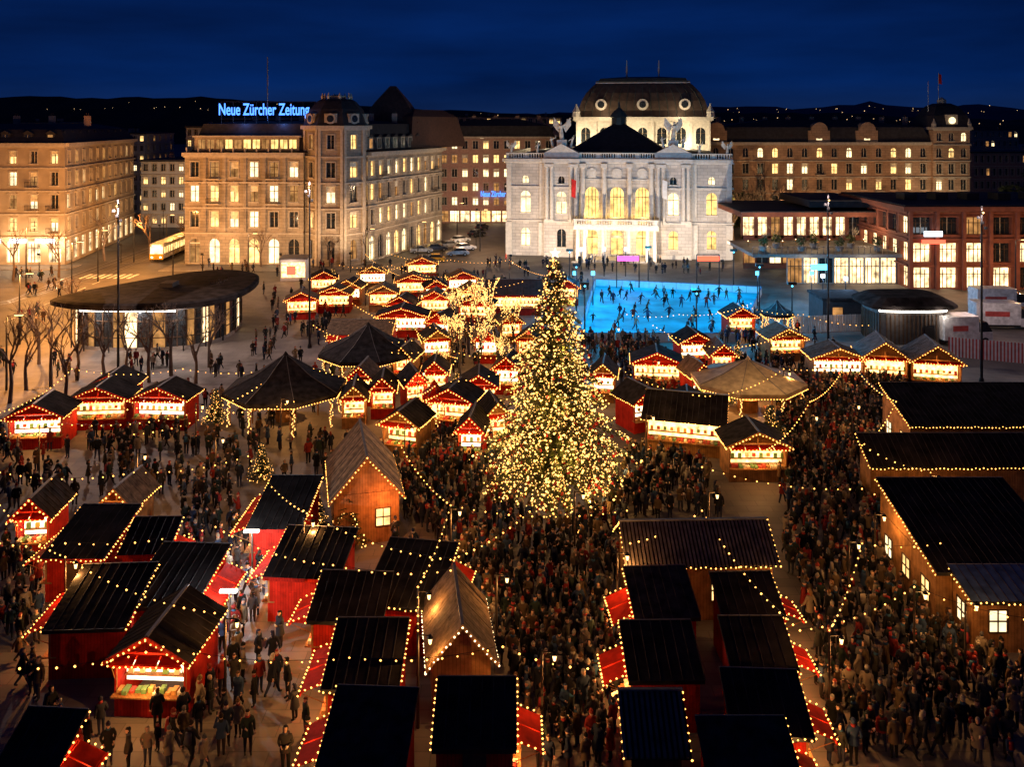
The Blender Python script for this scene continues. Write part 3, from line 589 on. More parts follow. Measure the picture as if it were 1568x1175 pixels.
# ------------------------------------------------------------------ stalls
FOOT=[]
def stall(cx,cy,w,d,rot=0,ze=2.45,zr=3.5,ridge='x',opens='L',roof='roof_black',wall='red_wood',name='market_stall',pw=100,glow='stall_glow',flap=1.0,edge='roof_grey',br=.045,lightcol=WARM,eaves=True,wins='',edgeb='bulb'):
    mb=MB(); X=w/2; Yd=d/2
    C={'F':((-X,-Yd),(X,-Yd)),'R':((X,-Yd),(X,Yd)),'B':((X,Yd),(-X,Yd)),'L':((-X,Yd),(-X,-Yd))}
    for s,(a,b) in C.items():
        fr=Fr(mb,a,b); L=fr.L
        if s in opens:
            fr.box(.01,L-.01,0,.95,-.1,-.02,wall); fr.box(0,L,.95,1.01,-.35,.3,'wood'); fr.box(.1,L-.1,ze-.2,ze-.02,-.1,-.02,wall)
            for u in (.06,L-.06): fr.box(u-.05,u+.05,1.01,ze-.21,-.1,-.02,'wood')
            nn=int(L/.28)
            for k in range(nn):
                u=.25+(L-.5)*k/max(1,nn-1); hh=R.uniform(.08,.22); fr.box(u-.1,u+.1,1.015,1.015+hh,-.3,-.05+R.uniform(0,.25),R.choice(('good_a','good_b','good_c','good_d')))
            fr.q([(.15,1.05,-.8),(L-.15,1.05,-.8),(L-.15,ze-.22,-.8),(.15,ze-.22,-.8)],glow)
            for k in range(int(L/.5)): fr.box(.3+k*.5,.52+k*.5,1.45+R.uniform(-.1,.1),1.75,-.78,-.62,R.choice(('good_a','good_b','good_c','good_d')))
            fr.box(.2,L-.2,1.38,1.42,-.79,-.55,'wood')
            n=int(L/.3)
            for k in range(n): mb.octa(fr.P(.15+(L-.3)*k/n,ze-.28+R.uniform(-.06,.04),.02),br,'bulb')
            if flap:
                P=fr.P; z1,z2=ze-.02,ze-.42*flap; nseg=max(2,int(L/1.0)); 
                for k in range(nseg):
                    u0=.03+(L-.06)*k/nseg+.03; u1=.03+(L-.06)*(k+1)/nseg-.03
                    mb.slab(P(u0,z2,flap),P(u1,z2,flap),P(u1,z1,.06),P(u0,z1,.06),.05,'red_flap')
                fr.box(0,L,z2-.1,z2+.0,flap,flap+.04,'red_flap')
                for u in (.05,L-.05): mb.beam(P(u,1.6,.0),P(u,z2,flap-.05),.02,'wood')
                n=int(L/.24)
                for k in range(n+1): mb.octa(P(L*k/n,z2-.02+R.uniform(-.05,.03),flap+.1),br,'bulb')
                if flap>.6:
                    for u in (0,L):
                        for k in range(1,4): t=k/4; mb.octa(P(u,z1+(z2-z1)*t+.08,flap*t+.06),br,'bulb')
        else:
            fr.box(.01,L-.01,0,ze,-.09,-.02,wall)
            if R.random()<.35 and s in 'FB' and not wins: fr.box(L*.35,L*.35+.85,.05,2.0,-.015,.03,'wood_dark')
        if s in wins:
            n=max(1,int(L/1.7))
            for k in range(n):
                if R.random()<.3: continue
                u=L*(k+.5)/n; fr.q([(u-.4,1.0,-.005),(u+.4,1.0,-.005),(u+.4,2.0,-.005),(u-.4,2.0,-.005)],'win_b' if k%3==0 else 'win_a')
                for (q0,q1,q2,q3) in ((u-.46,u-.4,.95,2.05),(u+.4,u+.46,.95,2.05),(u-.4,u+.4,.95,1.0),(u-.4,u+.4,2.0,2.05),(u-.03,u+.03,1.0,2.0),(u-.4,u-.03,1.47,1.53),(u+.03,u+.4,1.47,1.53)): fr.box(q0,q1,q2,q3,-.004,.04,'wood_dark')
    o=.3; th=.07
    def roofslab(A,Bq,Cq,Dq):
        A,Bq,Cq,Dq=map(Vector,(A,Bq,Cq,Dq))
        if roof in('roof_board','roof_board2','roof_corr'):
            n=int((Bq-A).length/(.19 if roof=='roof_corr' else .24))
            for k in range(n):
                t0=k/n; t1=(k+(.55 if roof=='roof_corr' else .93))/n; j=Vector((0,0,R.uniform(0,.03)))
                mb.slab(A.lerp(Bq,t0)+j,A.lerp(Bq,t1)+j,Dq.lerp(Cq,t1)+j,Dq.lerp(Cq,t0)+j,th,R.choice((roof,'roof_board2')) if roof!='roof_corr' else 'roof_corr')
            j=Vector((0,0,-.03)); mb.slab(A+j,Bq+j,Cq+j,Dq+j,.035,'roof_board2' if roof!='roof_corr' else 'roof_black')
        else:
            mb.slab(A,Bq,Cq,Dq,th,roof); n=max(1,int((Bq-A).length/.42)); 
            for k in range(n+1):
                p=A.lerp(Bq,k/n); q=Dq.lerp(Cq,k/n); mb.beam(p+Vector((0,0,th)),q+Vector((0,0,th)),.025,'roof_rib')
    if ridge=='mono':
        sl=(zr-ze)/(2*Yd); a0,a1=ze-sl*o,zr+sl*o
        roofslab((-X-.12,-Yd-o,a0),(X+.12,-Yd-o,a0),(X+.12,Yd+o,a1),(-X-.12,Yd+o,a1))
        for s in(-1,1): mb.add([(s*(X-.05),-Yd,ze),(s*(X-.05),Yd,ze),(s*(X-.05),Yd,zr)],[(0,1,2)],wall)
        mb.box(-X,Yd-.08,ze,X,Yd-.02,zr,wall); mb.box(-X-.12,Yd+o,a1-.08,X+.12,Yd+o+.04,a1+th+.03,edge)
        mb.box(-X-.12,-Yd-o-.03,a0-.1,X+.12,-Yd-o,a0+th,wall if R.random()<.5 else 'black_metal')
        ed=[]
        for s in (-1,1):
            if ('L' if s<0 else 'R') in opens+wins or R.random()<.25: ed.append(((s*(X+.17),-Yd-o,a0),(s*(X+.17),Yd+o,a1)))
        if R.random()<.3 or 'F' in wins: ed.append(((-X,-Yd-o-.05,a0),(X,-Yd-o-.05,a0)))
    elif ridge=='x':
        sl=(zr-ze)/Yd; zo=ze-sl*o
        roofslab((-X-o,-Yd-o,zo),(X+o,-Yd-o,zo),(X+o,0,zr),(-X-o,0,zr)); roofslab((X+o,Yd+o,zo),(-X-o,Yd+o,zo),(-X-o,0,zr),(X+o,0,zr))
        for s in(-1,1): mb.add([(s*(X-.05),-Yd,ze),(s*(X-.05),Yd,ze),(s*(X-.05),0,zr)],[(0,1,2)],wall)
        mb.box(-X-o,-.07,zr+th-.02,X+o,.07,zr+th+.05,edge)
        ed=[((-X-o,-Yd-o,zo),(-X-o,0,zr)),((-X-o,0,zr),(-X-o,Yd+o,zo)),((X+o,-Yd-o,zo),(X+o,0,zr)),((X+o,0,zr),(X+o,Yd+o,zo))]
        if eaves: ed.append(((-X-o,-Yd-o,zo),(X+o,-Yd-o,zo)))
    else:
        sl=(zr-ze)/X; zo=ze-sl*o
        roofslab((X+o,-Yd-o,zo),(X+o,Yd+o,zo),(0,Yd+o,zr),(0,-Yd-o,zr)); roofslab((-X-o,Yd+o,zo),(-X-o,-Yd-o,zo),(0,-Yd-o,zr),(0,Yd+o,zr))
        for s in(-1,1): mb.add([(-X,s*(Yd-.05),ze),(X,s*(Yd-.05),ze),(0,s*(Yd-.05),zr)],[(0,1,2)],wall)
        mb.box(-.07,-Yd-o,zr+th-.02,.07,Yd+o,zr+th+.05,edge)
        for s in (-1,1): mb.hexa([(0,-Yd-o-.05,zr-.12),(s*(X+o),-Yd-o-.05,zo-.12),(s*(X+o),-Yd-o,zo-.12),(0,-Yd-o,zr-.12),(0,-Yd-o-.05,zr+.1),(s*(X+o),-Yd-o-.05,zo+.1),(s*(X+o),-Yd-o,zo+.1),(0,-Yd-o,zr+.1)],wall)
        ed=[((-X-o,-Yd-o-.1,zo),(0,-Yd-o-.1,zr)),((0,-Yd-o-.1,zr),(X+o,-Yd-o-.1,zo)),((-X-o,-Yd-o,zo),(-X-o,Yd+o,zo)),((X+o,-Yd-o,zo),(X+o,Yd+o,zo))]
    for a,b in ed:
        a=Vector(a); b=Vector(b); n=int((b-a).length/.25)
        for k in range(n+1):
            p=a.lerp(b,k/n); mb.octa((p.x,p.y,p.z-.02+R.uniform(-.05,.05)),br*R.uniform(.8,1.15),edgeb)
    ob=mb.obj(name,(cx,cy,GZ),rot)
    FOOT.append((cx,cy,X+.3,Yd+.3,rot))
    if pw:
        for s in opens:
            p={'F':(0,-Yd-.6,ze-.6),'R':(X+.6,0,ze-.6),'L':(-X-.6,0,ze-.6),'B':(0,Yd+.6,ze-.6)}[s]; plight(p,pw,lightcol,0,ob)
    return ob
def RS(x0,x1,yr,ye,opens='L',rot=0,mono=False,dmax=5.5,**k):
    if mono: k.setdefault('ze',2.4); k.setdefault('zr',3.1); k['ridge']='mono'
    ze=k.get('ze',2.45); zr=k.get('zr',3.5); Ye=F*(H-ze)/(ye-HY); Yr=F*(H-zr)/(yr-HY)
    hd=min(3.2,max(1.1,Yr-Ye)); w=(x1-x0)*Ye/F-.3; cx=((x0+x1)/2-784)*Ye/F
    if mono: D=max(2.2,min(dmax,Yr-Ye)); return stall(cx,Ye+D/2,w,D-.5,math.radians(rot),opens=opens,**k)
    k.setdefault('ridge','x'); return stall(cx,Ye+hd,w-.3,2*(hd-.3),math.radians(rot),opens=opens,**k)
def FS(x0,x1,yb,d=2.6,opens='F',rot=0,**k):
    k.setdefault('flap',.4); k.setdefault('ze',2.6); k.setdefault('zr',3.5)
    X0,Y0=G(x0,yb); X1,_=G(x1,yb); w=max(1.8,X1-X0-.6); return stall((X0+X1)/2,Y0+d/2,w,d,math.radians(rot),ridge=k.pop('ridge','y'),opens=opens,**k)
for a in ((60,160,780,860,'L',0),(62,188,872,968,'L',3),(185,303,840,935,'R',-3),(178,256,805,852,'R',2),(375,462,735,815,'L',0),(405,526,815,890,'L',-5),(470,590,885,955,'L',-3),
          (490,612,957,1060,'L',0),(485,626,1065,1180,'L',-3),(660,792,1050,1150,'R',0),(560,682,835,935,'R',-9),(960,1080,962,1045,'L',1),(968,1072,877,950,'L',3),(1103,1205,887,950,'R',2),
          (1118,1225,957,1030,'R',0),(1122,1250,1038,1130,'R',-3),(1085,1235,1135,1215,'R',0),(-20,85,1100,1200,'R',-4)):
    RS(*a,mono=True,roof=R.choice(('roof_black','roof_tarp','roof_black')),pw=170)
RS(955,1195,802,868,'',2,roof='roof_corr',wall='wood',ze=3.0,zr=4.2,pw=0,wins='F')
RS(955,1060,1065,1160,'',0,roof='roof_corr',wall='wood_dark',pw=0,eaves=False)
RS(1393,1660,592,655,'',0,True,9,wall='wood',ze=3,zr=4.4,pw=0,wins='FL')
RS(1332,1660,674,716,'',0,True,9,wall='wood',ze=3,zr=4.0,pw=0,wins='FL')
RS(1432,1660,740,880,'',0,True,9,wall='wood',ze=3,zr=4.6,pw=0,wins='L')
RS(1487,1660,876,925,'',0,True,wall='wood',roof='canvas_blue',ze=2.6,zr=3.0,pw=0,wins='FL')
FS(165,300,1105,3.4,'F',-3,roof='roof_black',glow='stall_glow_w',pw=220)
FS(640,752,1105,4.4,'',8,roof='roof_board2',wall='wood',pw=0,zr=4.0,wins='F',edgeb='bulb_w')
o=FS(485,600,838,6,'',14,roof='roof_board',wall='wood',ze=3.0,zr=5.2,pw=0,name='wooden_chalet',wins='F'); plight((1,-4.2,2.6),260,(1,.30,.08),0,o)
FS(5,95,692,3,'F',6,glow='stall_glow_w',pw=260,edge='white_board'); FS(100,195,662,2.6,'F',4,pw=160); FS(198,292,662,2.6,'F',-4,glow='stall_glow_w',pw=200); FS(130,205,640,2.6,'F',4)
for a in ((573,656,520,0),(432,485,492,4),(482,538,482,0),(585,655,705,-12),(642,688,616,0),(655,735,665,-15),(515,562,660,8),(560,606,645,5),(722,766,560,0),(755,803,608,-10),
          (968,1050,600,-10),(950,1015,665,20),(1110,1212,742,-4),(1172,1236,557,0),(1242,1330,592,-5),(1035,1095,565,5),(602,660,460,0),(682,732,455,5),(546,592,445,0),
          (850,890,470,0),(700,765,640,-5),(1015,1100,680,-14),(150,210,842,0),(30,60,860,0),(640,690,560,8),(600,640,590,-6),(560,610,480,6),(700,760,500,-8),(640,690,490,4),(700,745,715,-10),(620,670,430,0),(1110,1160,520,0),
          (510,556,470,-10),(645,685,470,12),(590,640,500,-14),(655,700,530,-20),(700,742,478,10),(760,800,530,6),(470,515,455,8),(790,835,560,-8),(530,575,625,-10),(610,650,635,14),(735,775,690,8),(905,950,620,-12),(1050,1090,620,10),(1085,1130,585,-6)):
    FS(a[0],a[1],a[2],2.8,'F',a[3]+R.uniform(-6,6),br=.055,roof=R.choice(('roof_black','roof_tarp','roof_board2')),pw=135,glow=R.choice(('stall_glow','stall_glow','stall_glow_w')),wall=R.choice(('red_wood','red_wood','wood')))
FS(742,832,485,5,'F',0,roof='roof_red',ridge='x',zr=4.2,br=.055)
RS(1000,1130,602,650,'F',-16,roof='roof_black',ze=2.6,zr=3.8,flap=0,wall='wood')
for a in ((1325,1400,595),(1402,1482,602)): FS(a[0],a[1],a[2],4,'F',-12,roof='roof_corr',wall='wood',ze=2.8,zr=4.2,br=.05,pw=140)
RS(497,600,490,515,'F',0,roof='roof_board2',ze=2.6,zr=3.4)
def gazebo(px0,px1,pye,ztop,roof,ze=2.8,n=8,pw=160,nm='pavilion_tent'):
    Y=F*(H-ze)/(pye-HY); r=(px1-px0)*Y/F/2; cx=((px0+px1)/2-784)*Y/F; mb=MB()
    rot=math.pi/8; mb.rings((0,0),[(r,ze),(r*.5,ze+(ztop-ze)*.42),(.25,ztop),(.05,ztop+.3)],n,roof,cap=False,rot=rot)
    mb.rings((0,0),[(r,ze-.35),(r+.02,ze+.01)],n,roof,cap=False,rot=rot)
    for k in range(n):
        a=2*math.pi*k/n+rot; x,y=.88*r*math.cos(a),.88*r*math.sin(a); mb.beam((x,y,0),(x,y,ze+.1),.06,'wood')
        b=2*math.pi*(k+1)/n+rot; p=Vector((r*math.cos(a),r*math.sin(a),ze-.38)); q=Vector((r*math.cos(b),r*math.sin(b),ze-.38)); m=int((q-p).length/.25)
        for j in range(m): mb.octa(p.lerp(q,j/m),.05,'bulb')
        for j in range(26): mb.octa((x*1.02+R.uniform(-.15,.15),y*1.02-.08,ze*j/26),.055,'bulb_tree')
        mb.beam((r*math.cos(a),r*math.sin(a),ze+.02),(r*.5*math.cos(a),r*.5*math.sin(a),ze+.02+(ztop-ze)*.42),.03,'roof_grey'); mb.beam((r*.5*math.cos(a),r*.5*math.sin(a),ze+.02+(ztop-ze)*.42),(.2*math.cos(a),.2*math.sin(a),ztop+.02),.03,'roof_grey')
        if k%2==0: mb.rings((x*.6,y*.6),[(.06,0),(.06,1.05),(.4,1.08),(.4,1.12)],8,'wood')
    mb.rings((0,0),[(.9,0),(.9,1.05),(1.0,1.1)],8,'wood'); mb.rings((0,0),[(.3,1.11),(.25,1.8)],8,'stall_glow')
    o=mb.obj(nm,(cx,Y,GZ)); FOOT.append((cx,Y,1.2,1.2,0)); plight((0,0,ze-.3),pw*2.6,WARM,0,o); return o
gazebo(345,530,594,5.4,'roof_tarp'); gazebo(488,640,538,5.2,'roof_tarp'); gazebo(1058,1232,582,4.4,'roof_cream',pw=300)
gazebo(1165,1215,480,3.9,'roof_tarp'); gazebo(645,685,605,3.6,'red_flap')
for (px,py) in ((1145,640),(1090,640),(1200,640)): p=G(px,py); plight((p[0],p[1]-3,5.5),120,(1,.6,.25))
# ------------------------------------------------------------------ plaza pavilion (left)
mb=MB()
ol=[(-52,94.5),(-49,91.8),(-44,90.6),(-36,91),(-32.6,93.6),(-30.9,98),(-31.2,105),(-33,110.5),(-37,113),(-41,112.4),(-46,105)]
def smooth(p,n=2):
    for _ in range(n):
        q=[]
        for i in range(len(p)):
            a=Vector(p[i]); b=Vector(p[(i+1)%len(p)]); q.append(tuple(a.lerp(b,.25))); q.append(tuple(a.lerp(b,.75)))
        p=q
    return p
so=smooth(ol); mb.loft(so,[(.94,4.72),(1,4.95),(1,5.45),(.96,5.6)],'roof_black'); mb.poly([(x,y,4.7) for x,y in [( -41+ (a+41)*.94,101+(b-101)*.94) for a,b in so]],'wood_dark')
inn=[(-41+(a+41)*.8,101+(b-101)*.8) for a,b in so]; 
for i in range(len(inn)):
    a,b=inn[i],inn[(i+1)%len(inn)]; fr=Fr(mb,a,b); L=fr.L
    m='win_shop' if i%7==0 else ('win_c' if i%3==0 else 'glass_dark'); 
    fr.box(0,L,0,.4,-.1,0,'concrete'); fr.q([(0,.4,-.05),(L,.4,-.05),(L,4.6,-.05),(0,4.6,-.05)],m); fr.box(0,.12,.4,4.6,-.04,.06,'wood_dark')
    fr.box(.12,L,1.4,1.5,-.04,.04,'wood_dark'); fr.box(.12,L,3.2,3.3,-.04,.04,'wood_dark')
    if i%3==0: mb.beam((a[0],a[1]-.8,0),(a[0],a[1]-.8,4.7),.08,'black_metal')
mb.box(-41.5,100,5.6,-40,102,6.1,'roof_slate')
fr=Fr(mb,(-47,92.2),(-36.5,91.9)); fr.box(0,fr.L,4.5,4.66,-.2,0,'led')
mb.split('plaza_pavilion',(0,0,.1)); FOOT.append((-41,101,10.5,11,0))
for x in (-46,-41,-36): plight((x,91.9,4.2),420,(1,.86,.76))
# kiosk (right)
mb=MB(); kx,ky=G(1383,520)
kp=smooth([(kx-5,ky-2.6),(kx-3.5,ky-3.6),(kx+3.5,ky-3.6),(kx+5,ky-2.6),(kx+5,ky+2.6),(kx+3.5,ky+3.6),(kx-3.5,ky+3.6),(kx-5,ky+2.6)],1)
mb.loft(kp,[(.82,.1),(.82,4.1)],'slat_grey'); mb.loft(kp,[(.98,4.1),(1.05,4.3),(1.03,4.6),(.75,5.3),(.7,5.35)],'roof_black')
for i in range(len(kp)):
    a,b=kp[i],kp[(i+1)%len(kp)]; a=(kx+(a[0]-kx)*.83,ky+(a[1]-ky)*.83); b=(kx+(b[0]-kx)*.83,ky+(b[1]-ky)*.83); fr=Fr(mb,a,b); n=max(1,int(fr.L/.4))
    for k in range(n): fr.box(fr.L*k/n,fr.L*(k+.3)/n,.1,3.5,0,.06,'wood_dark')
    if fr.n.y<-.3: fr.box(0,fr.L,3.75,3.93,.01,.06,'led')
mb.box(kx+1,ky-3.15,.1,kx+2.1,ky-3.0,2.3,'black_metal')
mb.obj('kiosk'); plight((kx-2.5,ky-4.2,3.9),120,(1,.86,.75)); plight((kx+2.5,ky-4.2,3.9),120,(1,.86,.75)); FOOT.append((kx,ky,5,4.5,0))
mb=MB(); mb.box(*G(1260,500),.1,G(1330,500)[0],G(1330,500)[1]+5,3.2,'roof_slate'); mb.box(G(1258,500)[0],G(1260,500)[1]-.2,3.21,G(1334,500)[0],G(1330,500)[1]+5.2,3.5,'roof_tarp')
mb.box(G(1275,500)[0],G(1260,500)[1]-.05,.3,G(1290,500)[0],G(1260,500)[1]-.02,2.3,'win_c'); mb.obj('service_shed')
# ------------------------------------------------------------------ ice rink
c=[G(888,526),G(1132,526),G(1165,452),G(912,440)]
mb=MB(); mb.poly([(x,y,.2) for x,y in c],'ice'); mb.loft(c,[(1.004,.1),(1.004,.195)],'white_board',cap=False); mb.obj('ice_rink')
mb=MB()
for i in range(4):
    fr=Fr(mb,c[i],c[(i+1)%4]); n=int(fr.L/2)
    for k in range(n):
        u0=fr.L*k/n+.03; u1=fr.L*(k+1)/n-.03; fr.box(u0,u1,.1,1.15,.05,.15,'white_board'); fr.box(u0,u1,1.16,1.22,.02,.18,'canvas_blue')
mb.obj('rink_barrier')
cc=Vector((sum(p[0] for p in c)/4,sum(p[1] for p in c)/4)); BL=(.0,.46,.95)
for (u,v) in ((-.95,-.7),(.95,-.7),(-.95,0.05),(.95,0.05),(-.95,.8),(.95,.8),(0,.98),(0,-.95)):
    x=cc.x+u*12.8; y=cc.y+v*17.5
    mb=MB(); mb.rings((0,0),[(.1,0),(.06,6)],6,'black_metal'); mb.box(-.5,-.2,6,.5,.2,6.3,'black_metal'); mb.octa((0,-.1,5.85),.14,'cyan'); o=mb.obj('rink_lamp',(x,y,.1)); plight((-u*2.5,-v*2.5,7),2900,BL,0,o)
def aim(x,y,z,tx_,ty_,pw,col,ang=50):
    l=bpy.data.lights.new('stage_lamp','SPOT'); l.energy=pw; l.color=col; l.spot_size=math.radians(ang); l.spot_blend=1; l.shadow_soft_size=0; o=bpy.data.objects.new('stage_lamp',l); o.location=(x,y,z); o.rotation_euler=(Vector((tx_,ty_,0))-Vector((x,y,z))).to_track_quat('-Z','Y').to_euler(); COL.objects.link(o)
# coloured beamers light only the strip of ice below the truss
mb=MB(); 
for (px,m) in ((962,'magenta'),(1085,'sign_red')):
    p=G(px,444); mb.box(p[0]-1.6,p[1],4.3,p[0]+1.6,p[1]+.3,5.0,m); mb.beam((p[0]-1.7,p[1]+.4,.1),(p[0]-1.7,p[1]+.4,5.2),.08,'black_metal'); mb.beam((p[0]+1.7,p[1]+.4,.1),(p[0]+1.7,p[1]+.4,5.2),.08,'black_metal'); mb.beam((p[0]-1.7,p[1]+.4,5.2),(p[0]+1.7,p[1]+.4,5.2),.08,'black_metal')
mb.obj('stage_truss')
for (px,py,m) in ((908,470,'cyan'),(1243,470,'cyan'),(1260,475,'sign_white'),(890,425,'sign_white'),(925,425,'sign_white'),(958,425,'sign_white'),(1295,480,'sign_white'),(1160,470,'cyan'),(880,470,'cyan')):
    p=G(px,py); mb=MB(); mb.rings((0,0),[(.08,0),(.06,4.6)],6,'black_metal'); mb.box(-.25,-.12,4.2,.25,.12,4.7,m); o=mb.obj('lamp_post',(p[0],p[1],.1)); plight((0,-.4,4.2),400,(.1,.45,1) if m=='cyan' else (.35,.6,1),0,o)
p=G(962,444); aim(p[0],p[1]-.6,4.6,p[0],p[1]-4,1100,(1,.05,.35),70); p=G(1085,444); aim(p[0],p[1]-.6,4.6,p[0],p[1]-4,1100,(1,.12,.03),70)
# ------------------------------------------------------------------ fences, trucks
mb=MB(); a=G(1216,512); b=G(1330,508); fr=Fr(mb,a,b); n=int(fr.L/.3)
for k in range(n): fr.box(fr.L*k/n,fr.L*(k+.8)/n,.1,2.1,0,.03,'white_board')
mb.obj('site_fence')
mb=MB(); a=G(1452,548); b=G(1600,562); fr=Fr(mb,a,b); n=int(fr.L/.16)
for k in range(n): fr.box(fr.L*k/n,fr.L*(k+.97)/n,.1,2.2,0,.03,'white_board' if k%2 else 'fence_red')
mb.obj('striped_fence')
def truck(x,y,rot,w='car_white',L=6):
    mb=MB(); mb.box(-L/2,-1.2,.7,L/2-1.9,1.2,3.3,w); mb.box(L/2-1.85,-1.1,.5,L/2-.2,1.1,1.5,w); mb.hexa([(L/2-1.85,-1.05,1.51),(L/2-.2,-1.05,1.51),(L/2-.2,1.05,1.51),(L/2-1.85,1.05,1.51),(L/2-1.85,-1,2.6),(L/2-.8,-1,2.6),(L/2-.8,1,2.6),(L/2-1.85,1,2.6)],'glass_dark')
    mb.box(-L/2,-1.0,.45,L/2-1,1.0,.69,'black_metal'); mb.box(-L/2+1,-1.225,1.7,L/2-3.2,-1.205,2.3,'fence_red')
    for xx in (-L/2+1.1,L/2-1.1):
        for s in(-1,1): mb.tube([(xx,s*.85,.45),(xx,s*1.15,.45)],[.45,.45],14,'rubber'); mb.tube([(xx,s*1.13,.45),(xx,s*1.17,.45)],[.22,.22],10,'car_silver')
    mb.obj('delivery_truck',(x,y,.1),rot)
p=G(1475,528); truck(p[0],p[1],.1); p=G(1535,505); truck(p[0],p[1],-.1,L=7); p=G(1530,480); truck(p[0],p[1],0,L=7)
for px in (1455,1530): p=G(px,515); plight((p[0],p[1]-4,6),380,(1,.72,.65))
# ------------------------------------------------------------------ vehicles
def carmesh(col):
    mb=MB(); pr=[(-2.15,.35),(-2.2,.7),(-2.0,.95),(-1.2,1.02),(.9,1.0),(1.9,.85),(2.15,.65),(2.15,.35)]
    for s in(-1,1): mb.poly([(x,s*.87,z) for x,z in pr],col)
    for i in range(len(pr)): a=pr[i]; b=pr[(i+1)%len(pr)]; mb.poly([(a[0],-.87,a[1]),(b[0],-.87,b[1]),(b[0],.87,b[1]),(a[0],.87,a[1])],col)
    c1=[(-1.75,.98),(-1.25,1.42),(.2,1.46),(1.05,1.0)]; 
    vs=[(x,-.80 if z<1.1 else -.66,z) for x,z in c1]+[(x,.80 if z<1.1 else .66,z) for x,z in c1]; mb.add(vs,[(0,1,2,3),(4,7,6,5),(0,4,5,1),(2,6,7,3)],'glass_dark'); mb.box(-1.28,-.67,1.43,.24,.67,1.5,col)
    for x in(-1.35,1.35):
        for s in(-1,1): mb.tube([(x,s*.7,.32),(x,s*.89,.32)],[.33,.33],14,'rubber'); mb.tube([(x,s*.88,.32),(x,s*.9,.32)],[.18,.18],10,'car_silver')
    for s in(-1,1): mb.box(2.1,s*.6-.15,.62,2.18,s*.6+.15,.75,'car_white'); mb.box(-2.22,s*.65-.13,.7,-2.16,s*.65+.13,.85,'fence_red'); mb.box(.75,s*.95-.08,.95,.9,s*.95+.08,1.1,col)
    return mb.mesh('car')
cars={k:carmesh(k) for k in('car_yellow','car_silver','car_dark','car_white')}
for (px,py,k,r) in ((663,402,'car_yellow',3.1),(645,388,'car_silver',.2),(668,385,'car_dark',.3),(690,380,'car_silver',.5),(700,392,'car_silver',3.4),(712,384,'car_white',.5),(730,362,'car_dark',.9),(738,352,'car_dark',1.2),(705,372,'car_white',.7)):
    p=G(px,py); inst(cars[k],'taxi' if k=='car_yellow' else 'parked_car',(p[0],p[1],.12 if p[1]<150 else 0),r)
mb=MB()
for k in range(3):
    y0=k*9.2; mb.box(-1.2,y0,.6,1.2,y0+8.8,1.5,'tram_body'); mb.box(-1.15,y0,1.5,1.15,y0+8.8,2.7,'win_a'); mb.box(-1.2,y0,2.7,1.2,y0+8.8,3.3,'tram_body'); mb.box(-1,y0+.3,.2,1,y0+8.5,.6,'rubber')
    for j in range(8): 
        for s in(-1,1): mb.box(s*1.18-.04,y0+j*1.2,1.5,s*1.18+.04,y0+j*1.2+.15,2.7,'black_metal')
mb.box(-1.22,-.25,.5,1.22,-.01,1.5,'car_yellow'); mb.box(-1.1,-.2,1.51,1.1,-.02,2.75,'win_b'); mb.box(-.8,-.24,2.8,.8,-.02,3.1,'lamp_glass'); mb.box(-.9,-.3,.8,-.6,-.26,1.0,'head'); mb.box(.6,-.3,.8,.9,-.26,1.0,'head')
p=G(240,402); mb.obj('tram',(p[0]+0,p[1],0),.05)
mb=MB(); mb.box(-2,-2,0,2,2,3.4,'white_board'); mb.box(-1.8,-2.06,.6,1.8,-2.01,2.9,'stall_glow'); mb.box(-2.2,-2.2,3.4,2.2,2.2,3.6,'roof_grey'); mb.box(-1,-2.12,1,.4,-2.07,2.4,'sign_red'); p=G(447,432); mb.obj('information_kiosk',(p[0],p[1]+2,.1),.1); plight((p[0],p[1]-2,3.5),150,(1,.7,.5))
# ------------------------------------------------------------------ masts and lamps
def mast(px,py,ptop,pw=2500,col=(1,.74,.66)):
    x,y=G(px,py); h=ZW(ptop,y); mb=MB(); mb.rings((0,0),[(.25,0),(.2,.4),(.13,.5),(.08,h)],10,'black_metal')
    for k in range(3): mb.box(-.5+k*.35,-.25,h-1.2-k*.5,-.25+k*.35,-.08,h-.95-k*.5,'black_metal')
    mb.octa((0,-.3,h-.6),.12,'lamp_glass'); o=mb.obj('light_mast',(x,y,.1)); 
    if pw: plight((0,-.5,h-.6),pw,col,0,o)
mast(181,577,308,8500); mast(474,535,280,5000); mast(1268,532,300,1500); mast(1503,588,318,1100)
def slamp(px,py,h,pw,col):
    x,y=G(px,py); mb=MB(); mb.rings((0,0),[(.12,0),(.06,h)],8,'black_metal'); mb.beam((0,0,h),(1.2,0,h+.2),.04,'black_metal'); mb.box(.8,-.12,h+.08,1.5,.12,h+.16,'lamp_glass'); mb.box(.75,-.15,h+.17,1.55,.15,h+.25,'black_metal'); o=mb.obj('street_lamp',(x,y,0)); plight((1.1,0,h-.1),pw,col,0,o)
OR=(1,.40,.09)
for a in ((40,440,9,13000),(110,475,9,12000),(30,530,8,9000),(150,432,8,9000),(205,402,7,3600),(255,385,7,3200),(10,600,7,3500),(265,430,7,3000)): slamp(*a,OR)
slamp(735,385,8,2600,(1,.58,.3)); slamp(700,360,7,1800,(1,.6,.35)); slamp(560,415,7,1800,(1,.58,.28)); slamp(380,425,7,1600,(1,.58,.28)); slamp(1555,470,9,900,(1,.6,.3)); slamp(640,400,7,1500,(1,.58,.28))
for (px,py,z) in ((15,395,4),(60,395,4),(90,395,4)): p=G(px,py+14); plight((p[0],p[1],z),700,(1,.66,.36))
